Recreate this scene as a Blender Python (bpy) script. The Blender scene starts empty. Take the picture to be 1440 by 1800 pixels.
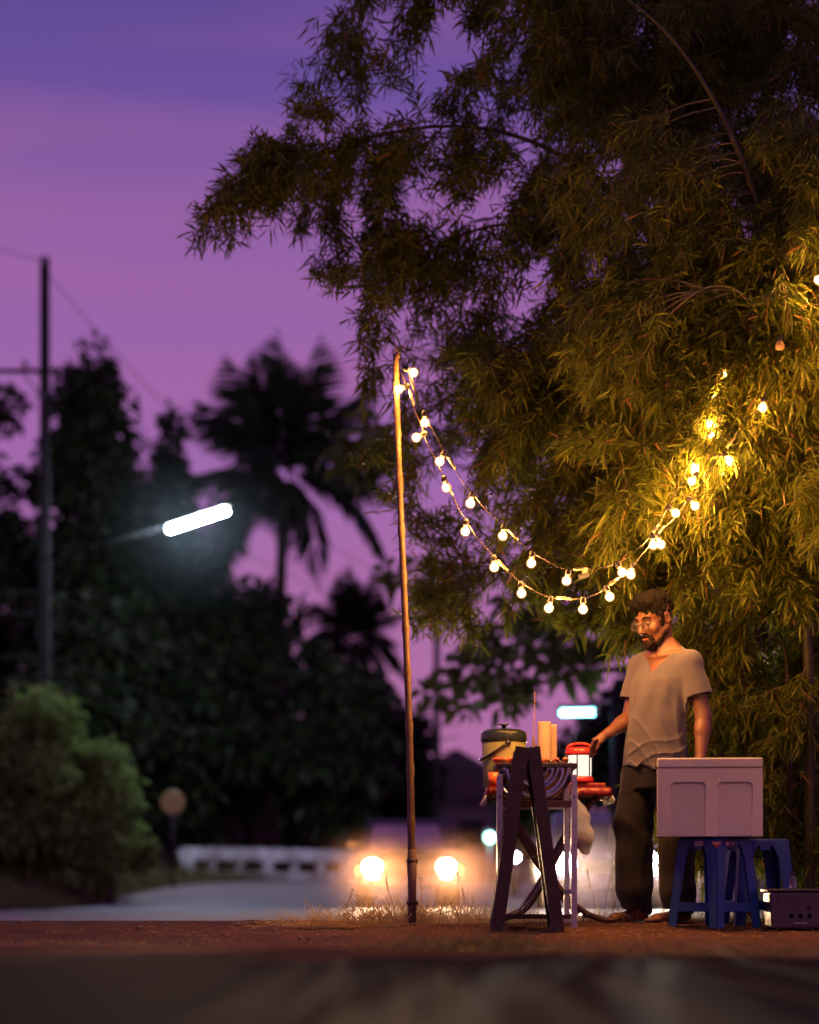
import bpy, math, random
import numpy as np
from mathutils import Vector, Matrix
random.seed(7)
rng = np.random.default_rng(11)
R = math.radians
scene = bpy.context.scene
COL = scene.collection

# ------------------------------------------------------------------ camera
CAM_H = 0.15
F_PX = 4250.0            # 85 mm lens on a 36 mm tall frame, in units of an 1800 px high picture
HORIZON = 1575.0
cam_data = bpy.data.cameras.new('camera')
cam = bpy.data.objects.new('camera', cam_data); COL.objects.link(cam)
cam.location = (0, 0, CAM_H); cam.rotation_euler = (R(90), 0, 0)
cam_data.sensor_fit = 'VERTICAL'; cam_data.sensor_height = 36; cam_data.sensor_width = 36
cam_data.lens = 85; cam_data.shift_y = (HORIZON - 900) / 1800
cam_data.clip_start = 0.1; cam_data.clip_end = 2000
cam_data.dof.use_dof = True; cam_data.dof.focus_distance = 12.4; cam_data.dof.aperture_fstop = 1.4
scene.camera = cam

# ------------------------------------------------------------------ sky (dusk, sun already below the horizon)
world = bpy.data.worlds.new('World'); scene.world = world; world.use_nodes = True
nt = world.node_tree; nt.nodes.clear()
def wn(t, **k):
    n = nt.nodes.new(t)
    for a, b in k.items(): setattr(n, a, b)
    return n
w_out = wn('ShaderNodeOutputWorld'); w_bg = wn('ShaderNodeBackground')
w_tc = wn('ShaderNodeTexCoord'); w_sep = wn('ShaderNodeSeparateXYZ')
nt.links.new(w_tc.outputs['Generated'], w_sep.inputs[0])
w_ramp = wn('ShaderNodeValToRGB')
nt.links.new(w_sep.outputs['Z'], w_ramp.inputs[0])
cr = w_ramp.color_ramp
SKY = [(0.0, (.45, .15, .32)), (.10, (.43, .16, .38)), (.18, (.34, .138, .43)), (.25, (.245, .115, .41)), (.31, (.155, .084, .34)), (.37, (.10, .060, .27)), (.60, (.055, .048, .20)), (1.0, (.028, .030, .12))]
cr.elements[0].position, cr.elements[0].color = SKY[0][0], (*SKY[0][1], 1)
cr.elements[1].position, cr.elements[1].color = SKY[-1][0], (*SKY[-1][1], 1)
for p, c in SKY[1:-1]:
    e = cr.elements.new(p); e.color = (*c, 1)
w_map = wn('ShaderNodeMapping'); w_map.inputs['Scale'].default_value = (1.3, 1.3, 15.0); w_map.inputs['Location'].default_value = (.3, .2, .35); w_map.inputs['Rotation'].default_value = (0, R(3), 0)
nt.links.new(w_tc.outputs['Generated'], w_map.inputs[0])
w_no = wn('ShaderNodeTexNoise'); w_no.inputs['Scale'].default_value = 1.1; w_no.inputs['Detail'].default_value = 3; w_no.inputs['Roughness'].default_value = .45
nt.links.new(w_map.outputs[0], w_no.inputs['Vector'])
w_cr = wn('ShaderNodeValToRGB'); w_cr.color_ramp.elements[0].position = .40; w_cr.color_ramp.elements[1].position = .66
nt.links.new(w_no.outputs['Fac'], w_cr.inputs[0])
w_mul = wn('ShaderNodeMath', operation='MULTIPLY'); w_mul.inputs[1].default_value = .6
nt.links.new(w_cr.outputs[0], w_mul.inputs[0])
w_mix = wn('ShaderNodeMix', data_type='RGBA'); w_mix.inputs['B'].default_value = (.40, .135, .35, 1)
nt.links.new(w_mul.outputs[0], w_mix.inputs['Factor']); nt.links.new(w_ramp.outputs[0], w_mix.inputs['A'])
nt.links.new(w_mix.outputs['Result'], w_bg.inputs['Color']); w_bg.inputs['Strength'].default_value = 1.0
nt.links.new(w_bg.outputs[0], w_out.inputs['Surface'])

# ------------------------------------------------------------------ exposure and sampling
vs = scene.view_settings
vs.view_transform = 'Standard'; vs.look = 'None'; vs.exposure = 0; vs.gamma = 1; vs.use_curve_mapping = False
scene.render.engine = 'CYCLES'
scene.cycles.use_denoising = True
scene.cycles.use_light_tree = True
scene.cycles.max_bounces = 6; scene.cycles.diffuse_bounces = 2; scene.cycles.glossy_bounces = 3
scene.cycles.transmission_bounces = 4; scene.cycles.transparent_max_bounces = 8; scene.cycles.volume_bounces = 0
scene.cycles.sample_clamp_indirect = 3.0; scene.cycles.sample_clamp_direct = 0
scene.cycles.caustics_reflective = False; scene.cycles.caustics_refractive = False

# ------------------------------------------------------------------ helpers
def zg(y):
    """height of the ground at distance y: a shoulder that falls towards the near road, a dip, then a rise to the bridge"""
    pts = [(-50, -.06), (9.0, -.06), (10.2, -.05), (11.3, -.03), (12.4, 0), (22, 0), (32, -.05), (42, -.10), (47, -.07), (63, .56), (90, .85), (130, 1.0), (2000, 1.0)]
    return float(np.interp(y, [p[0] for p in pts], [p[1] for p in pts]))
def W(px, py, y):
    """a point at distance y that the photograph shows at pixel (px, py)"""
    return Vector(((px - 720) / F_PX * y, y, CAM_H + (HORIZON - py) / F_PX * y))
def V(*a): return Vector(a)

MATS = {}
def mat(name, col, rough=.6, metal=0, var=.3, scale=6, bump=0, bscale=40, col2=None, spec=.5, detail=4, coord='Object', sheen=0, trans=0, alpha=1, coat=0):
    if name in MATS: return MATS[name]
    m = bpy.data.materials.new(name); m.use_nodes = True; t = m.node_tree; b = t.nodes['Principled BSDF']
    tc = t.nodes.new('ShaderNodeTexCoord'); no = t.nodes.new('ShaderNodeTexNoise')
    no.inputs['Scale'].default_value = scale; no.inputs['Detail'].default_value = detail; no.inputs['Roughness'].default_value = .6
    t.links.new(tc.outputs[coord], no.inputs['Vector'])
    rp = t.nodes.new('ShaderNodeValToRGB'); rp.color_ramp.elements[0].position = .3; rp.color_ramp.elements[1].position = .7
    c2 = col2 if col2 else tuple(c * (1 - var) for c in col)
    rp.color_ramp.elements[0].color = (*c2, 1); rp.color_ramp.elements[1].color = (*col, 1)
    t.links.new(no.outputs['Fac'], rp.inputs[0]); t.links.new(rp.outputs[0], b.inputs['Base Color'])
    mr = t.nodes.new('ShaderNodeMapRange'); mr.inputs['To Min'].default_value = max(.03, rough * .8); mr.inputs['To Max'].default_value = min(1, rough * 1.2)
    t.links.new(no.outputs['Fac'], mr.inputs['Value']); t.links.new(mr.outputs[0], b.inputs['Roughness'])
    b.inputs['Metallic'].default_value = metal; b.inputs['Specular IOR Level'].default_value = spec
    if sheen: b.inputs['Sheen Weight'].default_value = sheen
    if trans: b.inputs['Transmission Weight'].default_value = trans
    if coat: b.inputs['Coat Weight'].default_value = coat
    if alpha < 1: b.inputs['Alpha'].default_value = alpha
    if bump:
        n2 = t.nodes.new('ShaderNodeTexNoise'); n2.inputs['Scale'].default_value = bscale; n2.inputs['Detail'].default_value = 5
        t.links.new(tc.outputs[coord], n2.inputs['Vector'])
        bp = t.nodes.new('ShaderNodeBump'); bp.inputs['Strength'].default_value = min(1, bump); bp.inputs['Distance'].default_value = .01 * max(1, bump)
        t.links.new(n2.outputs['Fac'], bp.inputs['Height']); t.links.new(bp.outputs[0], b.inputs['Normal'])
    MATS[name] = m; return m
def emat(name, col, strength):
    if name in MATS: return MATS[name]
    m = bpy.data.materials.new(name); m.use_nodes = True; t = m.node_tree; t.nodes.clear()
    o = t.nodes.new('ShaderNodeOutputMaterial'); e = t.nodes.new('ShaderNodeEmission')
    e.inputs['Color'].default_value = (*col, 1); e.inputs['Strength'].default_value = strength
    t.links.new(e.outputs[0], o.inputs['Surface'])
    MATS[name] = m; return m
def leafmat(name, c1, c2, scale=3, transl=.35, rough=.5, spots=None, spec=.3):
    if name in MATS: return MATS[name]
    m = bpy.data.materials.new(name); m.use_nodes = True; t = m.node_tree; t.nodes.clear()
    o = t.nodes.new('ShaderNodeOutputMaterial'); b = t.nodes.new('ShaderNodeBsdfPrincipled'); tr = t.nodes.new('ShaderNodeBsdfTranslucent'); mx = t.nodes.new('ShaderNodeMixShader')
    g = t.nodes.new('ShaderNodeNewGeometry'); rp = t.nodes.new('ShaderNodeValToRGB')
    rp.color_ramp.elements[0].color = (*c1, 1); rp.color_ramp.elements[1].color = (*c2, 1)
    if spots:
        rp.color_ramp.elements[1].position = .955
        e = rp.color_ramp.elements.new(.965); e.color = (*spots, 1)
    t.links.new(g.outputs['Random Per Island'], rp.inputs[0])
    t.links.new(rp.outputs[0], b.inputs['Base Color']); t.links.new(rp.outputs[0], tr.inputs['Color'])
    b.inputs['Roughness'].default_value = rough; b.inputs['Specular IOR Level'].default_value = spec
    mx.inputs[0].default_value = transl
    t.links.new(b.outputs[0], mx.inputs[1]); t.links.new(tr.outputs[0], mx.inputs[2]); t.links.new(mx.outputs[0], o.inputs['Surface'])
    MATS[name] = m; return m

def rot_to(d):
    d = Vector(d).normalized()
    return d.to_track_quat('Z', 'Y').to_matrix()
class MB:
    """collects simple solids and links them as one mesh object"""
    def __init__(s): s.v = []; s.f = []
    def raw(s, vs, fs):
        k = len(s.v); s.v += [tuple(x) for x in vs]; s.f += [tuple(i + k for i in f) for f in fs]; return s
    def box(s, c, size, rz=0, m=None, top=(1, 1), shift=(0, 0)):
        x, y, z = [d / 2 for d in size]; vs = []
        for k in (-1, 1):
            tx, ty, sx, sy = (1, 1, 0, 0) if k < 0 else (top[0], top[1], shift[0], shift[1])
            for i, j in ((-1, -1), (1, -1), (1, 1), (-1, 1)):
                vs.append(Vector((i * x * tx + sx, j * y * ty + sy, k * z)))
        M = m if m is not None else Matrix.Rotation(rz, 3, 'Z')
        vs = [M @ q + Vector(c) for q in vs]
        return s.raw(vs, [(3, 2, 1, 0), (4, 5, 6, 7), (0, 1, 5, 4), (1, 2, 6, 5), (2, 3, 7, 6), (3, 0, 4, 7)])
    def bar(s, a, b, w, d=None, side=None):
        a, b = Vector(a), Vector(b); d = d or w; z = (b - a).normalized()
        x = Vector(side) if side else (Vector((0, 0, 1)).cross(z) if abs(z.z) < .95 else Vector((1, 0, 0)))
        x = (x - z * x.dot(z)).normalized(); y = z.cross(x)
        M = Matrix((x, y, z)).transposed()
        return s.box((a + b) / 2, (w, d, (b - a).length), m=M)
    def tube(s, pts, r, n=8, caps=True):
        pts = [Vector(p) for p in pts]; rs = r if isinstance(r, (list, tuple)) else [r] * len(pts)
        vs = []; fs = []; up = None
        for i, p in enumerate(pts):
            t = (pts[min(i + 1, len(pts) - 1)] - pts[max(i - 1, 0)]).normalized()
            if up is None: up = Vector((0, 0, 1)) if abs(t.z) < .9 else Vector((1, 0, 0))
            x = up.cross(t)
            if x.length < 1e-4: x = Vector((1, 0, 0)).cross(t)
            x.normalize(); y = t.cross(x); up = y
            up = y
            for k in range(n):
                a = 2 * math.pi * k / n
                vs.append(p + (x * math.cos(a) + y * math.sin(a)) * rs[i])
            up = y.copy() if True else up
        for i in range(len(pts) - 1):
            for k in range(n):
                k2 = (k + 1) % n
                fs.append((i * n + k, i * n + k2, (i + 1) * n + k2, (i + 1) * n + k))
        if caps:
            fs.append(tuple(range(n - 1, -1, -1))); fs.append(tuple((len(pts) - 1) * n + k for k in range(n)))
        return s.raw(vs, fs)
    def lathe(s, prof, c=(0, 0, 0), n=24, m=None, a0=0, a1=2 * math.pi, sq=(1, 1)):
        full = abs(a1 - a0 - 2 * math.pi) < 1e-6; k = n if full else n + 1; vs = []; fs = []
        M = m if m is not None else Matrix.Identity(3)
        for r, z in prof:
            for i in range(k):
                a = a0 + (a1 - a0) * i / n
                vs.append(M @ Vector((r * math.cos(a) * sq[0], r * math.sin(a) * sq[1], z)) + Vector(c))
        for j in range(len(prof) - 1):
            for i in range(n):
                i2 = (i + 1) % k
                fs.append((j * k + i, j * k + i2, (j + 1) * k + i2, (j + 1) * k + i))
        if full:
            if prof[0][0] > 1e-5: fs.append(tuple(range(k - 1, -1, -1)))
            if prof[-1][0] > 1e-5: fs.append(tuple((len(prof) - 1) * k + i for i in range(k)))
        return s.raw(vs, fs)
    def sphere(s, c, r, n=12, k=8, m=None, sq=None):
        prof = [(max(1e-6, math.sin(math.pi * j / k)), -math.cos(math.pi * j / k)) for j in range(k + 1)]
        rr = r if isinstance(r, (tuple, list)) else (r, r, r); vs = []; fs = []
        M = m if m is not None else Matrix.Identity(3)
        for a, z in prof:
            for i in range(n):
                t = 2 * math.pi * i / n
                vs.append(M @ Vector((a * math.cos(t) * rr[0], a * math.sin(t) * rr[1], z * rr[2])) + Vector(c))
        for j in range(k):
            for i in range(n):
                i2 = (i + 1) % n
                fs.append((j * n + i, j * n + i2, (j + 1) * n + i2, (j + 1) * n + i))
        return s.raw(vs, fs)
    def prism(s, poly, y0, y1, axis='y'):
        """polygon in x,z pushed out along y"""
        n = len(poly)
        mk = (lambda p, y: (p[0], y, p[1])) if axis == 'y' else ((lambda p, y: (y, p[0], p[1])) if axis == 'x' else (lambda p, y: (p[0], p[1], y)))
        vs = [mk(p, y0) for p in poly] + [mk(p, y1) for p in poly]
        fs = [tuple(range(n)), tuple(range(2 * n - 1, n - 1, -1))] + [(i, i + n, (i + 1) % n + n, (i + 1) % n) for i in range(n)]
        return s.raw(vs, fs)
    def build(s, name, m, parent=None, smooth=False, bevel=0, seg=2):
        me = bpy.data.meshes.new(name); me.from_pydata(s.v, [], s.f); me.validate(); me.update()
        return link_mesh(me, name, m, parent, smooth, bevel, seg)
def fix_normals(me):
    import bmesh
    b = bmesh.new(); b.from_mesh(me); bmesh.ops.recalc_face_normals(b, faces=b.faces); b.to_mesh(me); b.free()
def link_mesh(me, name, m, parent=None, smooth=False, bevel=0, seg=2):
    if len(me.polygons) < 20000: fix_normals(me)
    me.materials.append(m)
    if smooth: me.polygons.foreach_set('use_smooth', [True] * len(me.polygons))
    o = bpy.data.objects.new(name, me); COL.objects.link(o)
    if parent is not None: o.parent = parent
    if bevel:
        b = o.modifiers.new('bevel', 'BEVEL'); b.width = bevel; b.segments = seg; b.limit_method = 'ANGLE'; b.angle_limit = R(35)
        if smooth is None: pass
    return o
def tag(o, label=None, cat=None, group=None, kind=None):
    if label: o['label'] = label
    if cat: o['category'] = cat
    if group: o['group'] = group
    if kind: o['kind'] = kind
    return o
def thing(name, label, cat, loc=(0, 0, 0), rz=0, group=None):
    o = bpy.data.objects.new(name, None); o.empty_display_size = .1; COL.objects.link(o)
    o.location = loc; o.rotation_euler = (0, 0, rz)
    return tag(o, label, cat, group)
def copy_tree(o, parent=None):
    c = o.copy(); COL.objects.link(c); c.parent = parent
    for ch in list(o.children): copy_tree(ch, c)
    return c
def bez(p, n=12):
    p = [Vector(q) for q in p]; out = []
    for i in range(n + 1):
        t = i / n; q = list(p)
        while len(q) > 1: q = [q[j].lerp(q[j + 1], t) for j in range(len(q) - 1)]
        out.append(q[0])
    return out
def smooth_path(p, per=4):
    p = [Vector(q) for q in p]; out = []
    for i in range(len(p) - 1):
        a = p[max(i - 1, 0)]; b = p[i]; c = p[i + 1]; d = p[min(i + 2, len(p) - 1)]
        for k in range(per):
            t = k / per
            out.append(.5 * ((2 * b) + (c - a) * t + (2 * a - 5 * b + 4 * c - d) * t * t + (-a + 3 * b - 3 * c + d) * t ** 3))
    out.append(p[-1]); return out

# ---- many small leaves as one mesh (numpy)
def np_mesh(name, v, loops, starts, totals):
    me = bpy.data.meshes.new(name)
    me.vertices.add(len(v)); me.vertices.foreach_set('co', v.astype(np.float32).ravel())
    me.loops.add(len(loops)); me.loops.foreach_set('vertex_index', loops.astype(np.int32))
    me.polygons.add(len(starts)); me.polygons.foreach_set('loop_start', starts.astype(np.int32))
    try: me.polygons.foreach_set('loop_total', totals.astype(np.int32))
    except Exception: pass
    me.update(calc_edges=True); return me
def nrm(a): return a / np.maximum(1e-9, np.linalg.norm(a, axis=-1, keepdims=True))
def leaf_arrays(P, D, L, Wd, droop, g):
    """lance-shaped leaves: base P, direction D, length L, width Wd; returns vertices (N,6,3)"""
    n = len(P); D = nrm(D)
    S = nrm(np.cross(D, g.normal(size=(n, 3)) * .6 + np.array([0, 0, 1.0])))
    U = np.cross(S, D)
    L = L[:, None]; Wd = Wd[:, None]; dz = np.array([0, 0, -1.0]) * droop[:, None]
    c1 = P + D * L * .33 + dz * L * .10; c2 = P + D * L * .72 + dz * L * .42; tip = P + D * L + dz * L * .85
    fold = U * Wd * .22
    return np.stack([P, c1 + S * Wd * .5 + fold, c1 - S * Wd * .5 + fold, c2 + S * Wd * .36 + fold, c2 - S * Wd * .36 + fold, tip], axis=1)
def leaf_mesh(name, vv):
    n = len(vv); base = (np.arange(n) * 6)[:, None]
    pat = np.array([0, 1, 2, 1, 3, 4, 2, 3, 5, 4]); loops = (base + pat).ravel()
    st = ((np.arange(n) * 10)[:, None] + np.array([0, 3, 7])).ravel(); to = np.tile(np.array([3, 4, 3]), n)
    return np_mesh(name, vv.reshape(-1, 3), loops, st, to)

# ---- implicit surfaces (for the person, hair, cloth): smooth unions on a grid, surface nets
class SDF:
    def __init__(s, lo, hi, h):
        s.lo = np.array(lo, float); s.h = h; s.n = np.ceil((np.array(hi) - s.lo) / h).astype(int) + 1
        s.D = np.full(tuple(s.n), .06, np.float32)
    def region(s, lo, hi):
        a = np.clip(np.floor((np.array(lo) - s.lo) / s.h).astype(int), 0, s.n - 1)
        b = np.clip(np.ceil((np.array(hi) - s.lo) / s.h).astype(int) + 1, 1, s.n)
        sl = tuple(slice(int(x), int(y)) for x, y in zip(a, b))
        ax = [s.lo[i] + s.h * np.arange(a[i], b[i]) for i in range(3)]
        P = np.stack(np.meshgrid(*ax, indexing='ij'), -1).astype(np.float32)
        return sl, P
    def comb(s, lo, hi, fn, k, op):
        sl, P = s.region(lo, hi)
        if 0 in P.shape: return
        d = fn(P).astype(np.float32); D = s.D[sl]
        if op == 'add':
            if k > 0:
                h = np.clip(.5 + .5 * (D - d) / k, 0, 1); s.D[sl] = D + (d - D) * h - k * h * (1 - h)
            else: s.D[sl] = np.minimum(D, d)
        else:
            d = -d
            if k > 0:
                h = np.clip(.5 - .5 * (D - d) / k, 0, 1); s.D[sl] = D + (d - D) * h + k * h * (1 - h)
            else: s.D[sl] = np.maximum(D, d)
    def cone(s, a, b, ra, rb=None, k=.015, op='add'):
        a = np.array(a, float); b = np.array(b, float); rb = ra if rb is None else rb; m = max(ra, rb) + k + .012
        def fn(P):
            pa = P - a; ba = b - a; t = np.clip((pa @ ba) / max(1e-9, ba @ ba), 0, 1)
            return np.linalg.norm(pa - t[..., None] * ba, axis=-1) - (ra + t * (rb - ra))
        s.comb(np.minimum(a, b) - m, np.maximum(a, b) + m, fn, k, op); return s
    def ell(s, c, r, M=None, k=.015, op='add'):
        c = np.array(c, float); r = np.array(r, float); m = r.max() + k + .012
        M = np.eye(3) if M is None else np.array(M)
        def fn(P):
            q = (P - c) @ M
            k0 = np.linalg.norm(q / r, axis=-1); k1 = np.linalg.norm(q / (r * r), axis=-1)
            return k0 * (k0 - 1) / np.maximum(k1, 1e-6)
        s.comb(c - m, c + m, fn, k, op); return s
    def func(s, lo, hi, fn, k=0, op='add'): s.comb(np.array(lo), np.array(hi), fn, k, op); return s
    def displace(s, fn):
        """adds fn(P) to the field near its surface"""
        idx = np.nonzero(np.abs(s.D) < .03)
        P = s.lo + s.h * np.stack(idx, -1); s.D[idx] += fn(P).astype(np.float32)
    def mesh(s, name):
        D = s.D; D[0] = D[-1] = .05; D[:, 0] = D[:, -1] = .05; D[:, :, 0] = D[:, :, -1] = .05
        neg = D < 0
        c = [neg[i:D.shape[0] - 1 + i, j:D.shape[1] - 1 + j, k:D.shape[2] - 1 + k] for i in (0, 1) for j in (0, 1) for k in (0, 1)]
        anyn = c[0].copy(); alln = c[0].copy()
        for q in c[1:]: anyn |= q; alln &= q
        I = np.stack(np.nonzero(anyn & ~alln), -1)
        cor = np.array([(i, j, k) for i in (0, 1) for j in (0, 1) for k in (0, 1)])
        val = np.stack([D[I[:, 0] + o[0], I[:, 1] + o[1], I[:, 2] + o[2]] for o in cor], -1)
        acc = np.zeros((len(I), 3)); cnt = np.zeros(len(I))
        for p in range(8):
            for q in range(p + 1, 8):
                if abs(cor[p] - cor[q]).sum() != 1: continue
                va, vb = val[:, p], val[:, q]; mk = (va < 0) != (vb < 0)
                t = np.where(mk, va / np.where(mk, va - vb, 1), 0)
                acc += np.where(mk[:, None], cor[p] + t[:, None] * (cor[q] - cor[p]), 0); cnt += mk
        vert = s.lo + s.h * (I + acc / cnt[:, None])
        idm = np.full(anyn.shape, -1, np.int32); idm[I[:, 0], I[:, 1], I[:, 2]] = np.arange(len(I))
        faces = []
        for ax in range(3):
            o1, o2 = (ax + 1) % 3, (ax + 2) % 3
            sl = [slice(1, -1)] * 3; sl2 = [slice(1, -1)] * 3
            A = np.take(neg, range(0, D.shape[ax] - 1), ax); B = np.take(neg, range(1, D.shape[ax]), ax)
            E = np.stack(np.nonzero(A != B), -1)
            E = E[(E[:, o1] > 0) & (E[:, o2] > 0) & (E[:, o1] < D.shape[o1] - 1) & (E[:, o2] < D.shape[o2] - 1)]
            sg = A[E[:, 0], E[:, 1], E[:, 2]]
            qs = []
            for d1, d2 in ((-1, -1), (0, -1), (0, 0), (-1, 0)):
                Q = E.copy(); Q[:, o1] += d1; Q[:, o2] += d2
                qs.append(idm[Q[:, 0], Q[:, 1], Q[:, 2]])
            F = np.stack(qs, -1); F[~sg] = F[~sg][:, ::-1]; faces.append(F)
        F = np.concatenate(faces); F = F[(F >= 0).all(1)]
        n = len(F)
        return np_mesh(name, vert, F.ravel(), np.arange(n) * 4, np.full(n, 4))
def wav(P, seeds, amp, freq):
    """cheap smooth noise: a few sine waves in random directions"""
    g = np.random.default_rng(seeds); out = np.zeros(P.shape[:-1])
    for _ in range(7):
        d = nrm(g.normal(size=3)); out += np.sin(P @ d * freq * g.uniform(.7, 1.4) + g.uniform(0, 6.3))
    return out * amp / 2.6
def sdf_obj(s, name, m, parent=None, iters=0):
    me = s.mesh(name); me.materials.append(m)
    me.polygons.foreach_set('use_smooth', [True] * len(me.polygons))
    o = bpy.data.objects.new(name, me); COL.objects.link(o)
    if parent is not None: o.parent = parent
    if iters:
        sm = o.modifiers.new('smooth', 'SMOOTH'); sm.iterations = iters; sm.factor = .5
    return o

# ------------------------------------------------------------------ ground and roads
m_dirt = mat('dirt', (.145, .074, .048), .95, spec=.05, var=.5, scale=5, bump=2.0, bscale=60, detail=8)
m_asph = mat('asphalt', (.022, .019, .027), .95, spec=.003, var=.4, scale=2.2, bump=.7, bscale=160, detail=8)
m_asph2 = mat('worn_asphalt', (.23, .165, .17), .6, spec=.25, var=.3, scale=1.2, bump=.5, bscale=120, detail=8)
def dusty(m):
    # loose dirt carried onto the asphalt from the shoulder (patches of its own, thinning out towards the camera)
    t = m.node_tree; b = t.nodes['Principled BSDF']; old = b.inputs['Base Color'].links[0].from_socket
    tc = t.nodes.new('ShaderNodeTexCoord'); sx = t.nodes.new('ShaderNodeSeparateXYZ'); t.links.new(tc.outputs['Object'], sx.inputs[0])
    mp = t.nodes.new('ShaderNodeMapping'); mp.inputs['Scale'].default_value = (1, .55, 1); t.links.new(tc.outputs['Object'], mp.inputs[0])
    no = t.nodes.new('ShaderNodeTexNoise'); no.inputs['Scale'].default_value = 1.6; no.inputs['Detail'].default_value = 9; no.inputs['Roughness'].default_value = .65; t.links.new(mp.outputs[0], no.inputs['Vector'])
    mr = t.nodes.new('ShaderNodeMapRange'); mr.inputs['From Min'].default_value = 5.8; mr.inputs['From Max'].default_value = 9.6; mr.inputs['To Min'].default_value = -.42; mr.inputs['To Max'].default_value = .32; t.links.new(sx.outputs['Y'], mr.inputs['Value'])
    ad = t.nodes.new('ShaderNodeMath'); ad.operation = 'ADD'; t.links.new(no.outputs['Fac'], ad.inputs[0]); t.links.new(mr.outputs[0], ad.inputs[1])
    rp = t.nodes.new('ShaderNodeValToRGB'); rp.color_ramp.elements[0].position = .45; rp.color_ramp.elements[1].position = .75; t.links.new(ad.outputs[0], rp.inputs[0])
    mx = t.nodes.new('ShaderNodeMix'); mx.data_type = 'RGBA'; mx.inputs['B'].default_value = (.140, .072, .047, 1); t.links.new(rp.outputs[0], mx.inputs['Factor']); t.links.new(old, mx.inputs['A']); t.links.new(mx.outputs['Result'], b.inputs['Base Color'])
dusty(m_asph)
def grid_mesh(xs, ys, zf):
    nx, ny = len(xs), len(ys); X, Y = np.meshgrid(xs, ys); Z = zf(X, Y)
    v = np.stack([X, Y, Z], -1).reshape(-1, 3); i = np.arange((nx - 1) * (ny - 1)); r, c = i // (nx - 1), i % (nx - 1)
    a = r * nx + c; f = np.stack([a, a + 1, a + nx + 1, a + nx], -1)
    return np_mesh('ground', v, f.ravel(), np.arange(len(f)) * 4, np.full(len(f), 4))
ZG = np.vectorize(zg)
def shoulder_mask(X, Y):
    return np.clip((Y - 10.3) / .8, 0, 1) * np.clip((13.9 - Y) / .5, 0, 1) * np.clip((X + 6) / 1, 0, 1)
def zground(X, Y):
    z = ZG(Y); P = np.stack([X, Y, np.zeros_like(X)], -1)
    mk = np.clip((Y - 10.3) / .8, 0, 1) * np.where(X > .4 + (Y - 14.5) * .25, np.clip((16 - Y) / 1, 0, 1), np.clip((13.9 - Y) / .5, 0, 1)) * np.clip((X + 6), 0, 1)
    z = z + mk * (wav(P, 3, .008, 3.1) + wav(P, 4, .006, 11) + wav(P, 5, .004, 34))
    return z
xs = np.unique(np.concatenate([np.array([-900, -300, -120, -60, -30, -15]), np.arange(-8, 8, .06), np.array([8, 15, 30, 60, 120, 300, 900])]))
ys = np.unique(np.concatenate([np.array([-60, -20, 0, 4, 7, 9, 9.6]), np.arange(10, 16.2, .05), np.arange(17, 70, 1.0), np.array([75, 80, 90, 110, 130, 200, 400, 1500])]))
ground = tag(link_mesh(grid_mesh(xs, ys, zground), 'ground', m_dirt, smooth=True), kind='structure')
def strip(name, left, right, m, nx=10, up=.004, per=5):
    L = smooth_path([(a, b, 0) for a, b in left], per); Q = smooth_path([(a, b, 0) for a, b in right], per); n = len(L)
    vs = []; fs = []
    for i in range(n):
        for j in range(nx + 1):
            p = L[i].lerp(Q[i], j / nx); vs.append((p.x, p.y, zg(p.y) + up))
    for i in range(n - 1):
        for j in range(nx):
            a = i * (nx + 1) + j; fs.append((a, a + 1, a + nx + 2, a + nx + 1))
    me = bpy.data.meshes.new(name); me.from_pydata(vs, [], fs); me.update()
    return tag(link_mesh(me, name, m, smooth=True), kind='structure')
# the near road under the camera; its worn edge wanders
near_l = [(-30, -12), (-8, -12), (-3, -12), (-1.6, -12), (-.4, -12), (.5, -12), (1.2, -12), (2, -12), (3.5, -12), (9, -12), (40, -12)]
near_r = [(-30, 9.9), (-8, 10.1), (-3, 9.7), (-1.6, 10.25), (-.4, 9.6), (.5, 9.0), (1.2, 8.2), (2, 7.7), (3.5, 7.5), (9, 7.5), (40, 7.5)]
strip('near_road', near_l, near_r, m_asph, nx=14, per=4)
far_l = [(-9, 14.3), (-5.2, 18), (-4.4, 22), (-5.3, 30), (-6.3, 44), (-5.9, 56), (-5.0, 61), (-2.6, 63.2), (2, 64.2), (10, 65), (30, 66)]
far_r = [(.2, 14.3), (.8, 15.5), (1.2, 17), (2.6, 22), (4.2, 30), (5.6, 38), (6.6, 44), (8.2, 49), (12, 53), (19, 56), (30, 57.5)]
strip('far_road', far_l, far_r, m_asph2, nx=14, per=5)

# ------------------------------------------------------------------ background: trees, poles, barrier, vehicles
m_bark = mat('bark', (.10, .075, .055), .95, var=.5, scale=14, bump=1, bscale=50)
m_conc = mat('concrete', (.045, .042, .042), .95, spec=.1, var=.3, scale=5, bump=.4, bscale=60)
m_white = mat('whitewashed_concrete', (.78, .75, .75), .8, col2=(.22, .19, .19), scale=1.6, bump=.3, bscale=30, detail=8)
m_steel = mat('galvanised_steel', (.45, .46, .48), .45, metal=.8, var=.3, scale=20)
m_black = mat('black_rubber', (.02, .02, .022), .75, var=.3, scale=20)
m_wire = mat('wire_sheath', (.015, .015, .017), .6, var=.3, scale=20)
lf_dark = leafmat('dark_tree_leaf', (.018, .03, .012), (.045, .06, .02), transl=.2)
lf_mid = leafmat('bush_leaf', (.16, .25, .06), (.30, .40, .11), transl=.35, rough=.9, spec=.05)
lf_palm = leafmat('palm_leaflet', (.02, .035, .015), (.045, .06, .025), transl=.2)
lf_broad = leafmat('broad_leaf', (.10, .16, .03), (.18, .24, .05), transl=.4)
lf_grass = leafmat('verge_grass_blade', (.07, .085, .025), (.20, .17, .06), transl=.3)

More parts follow.
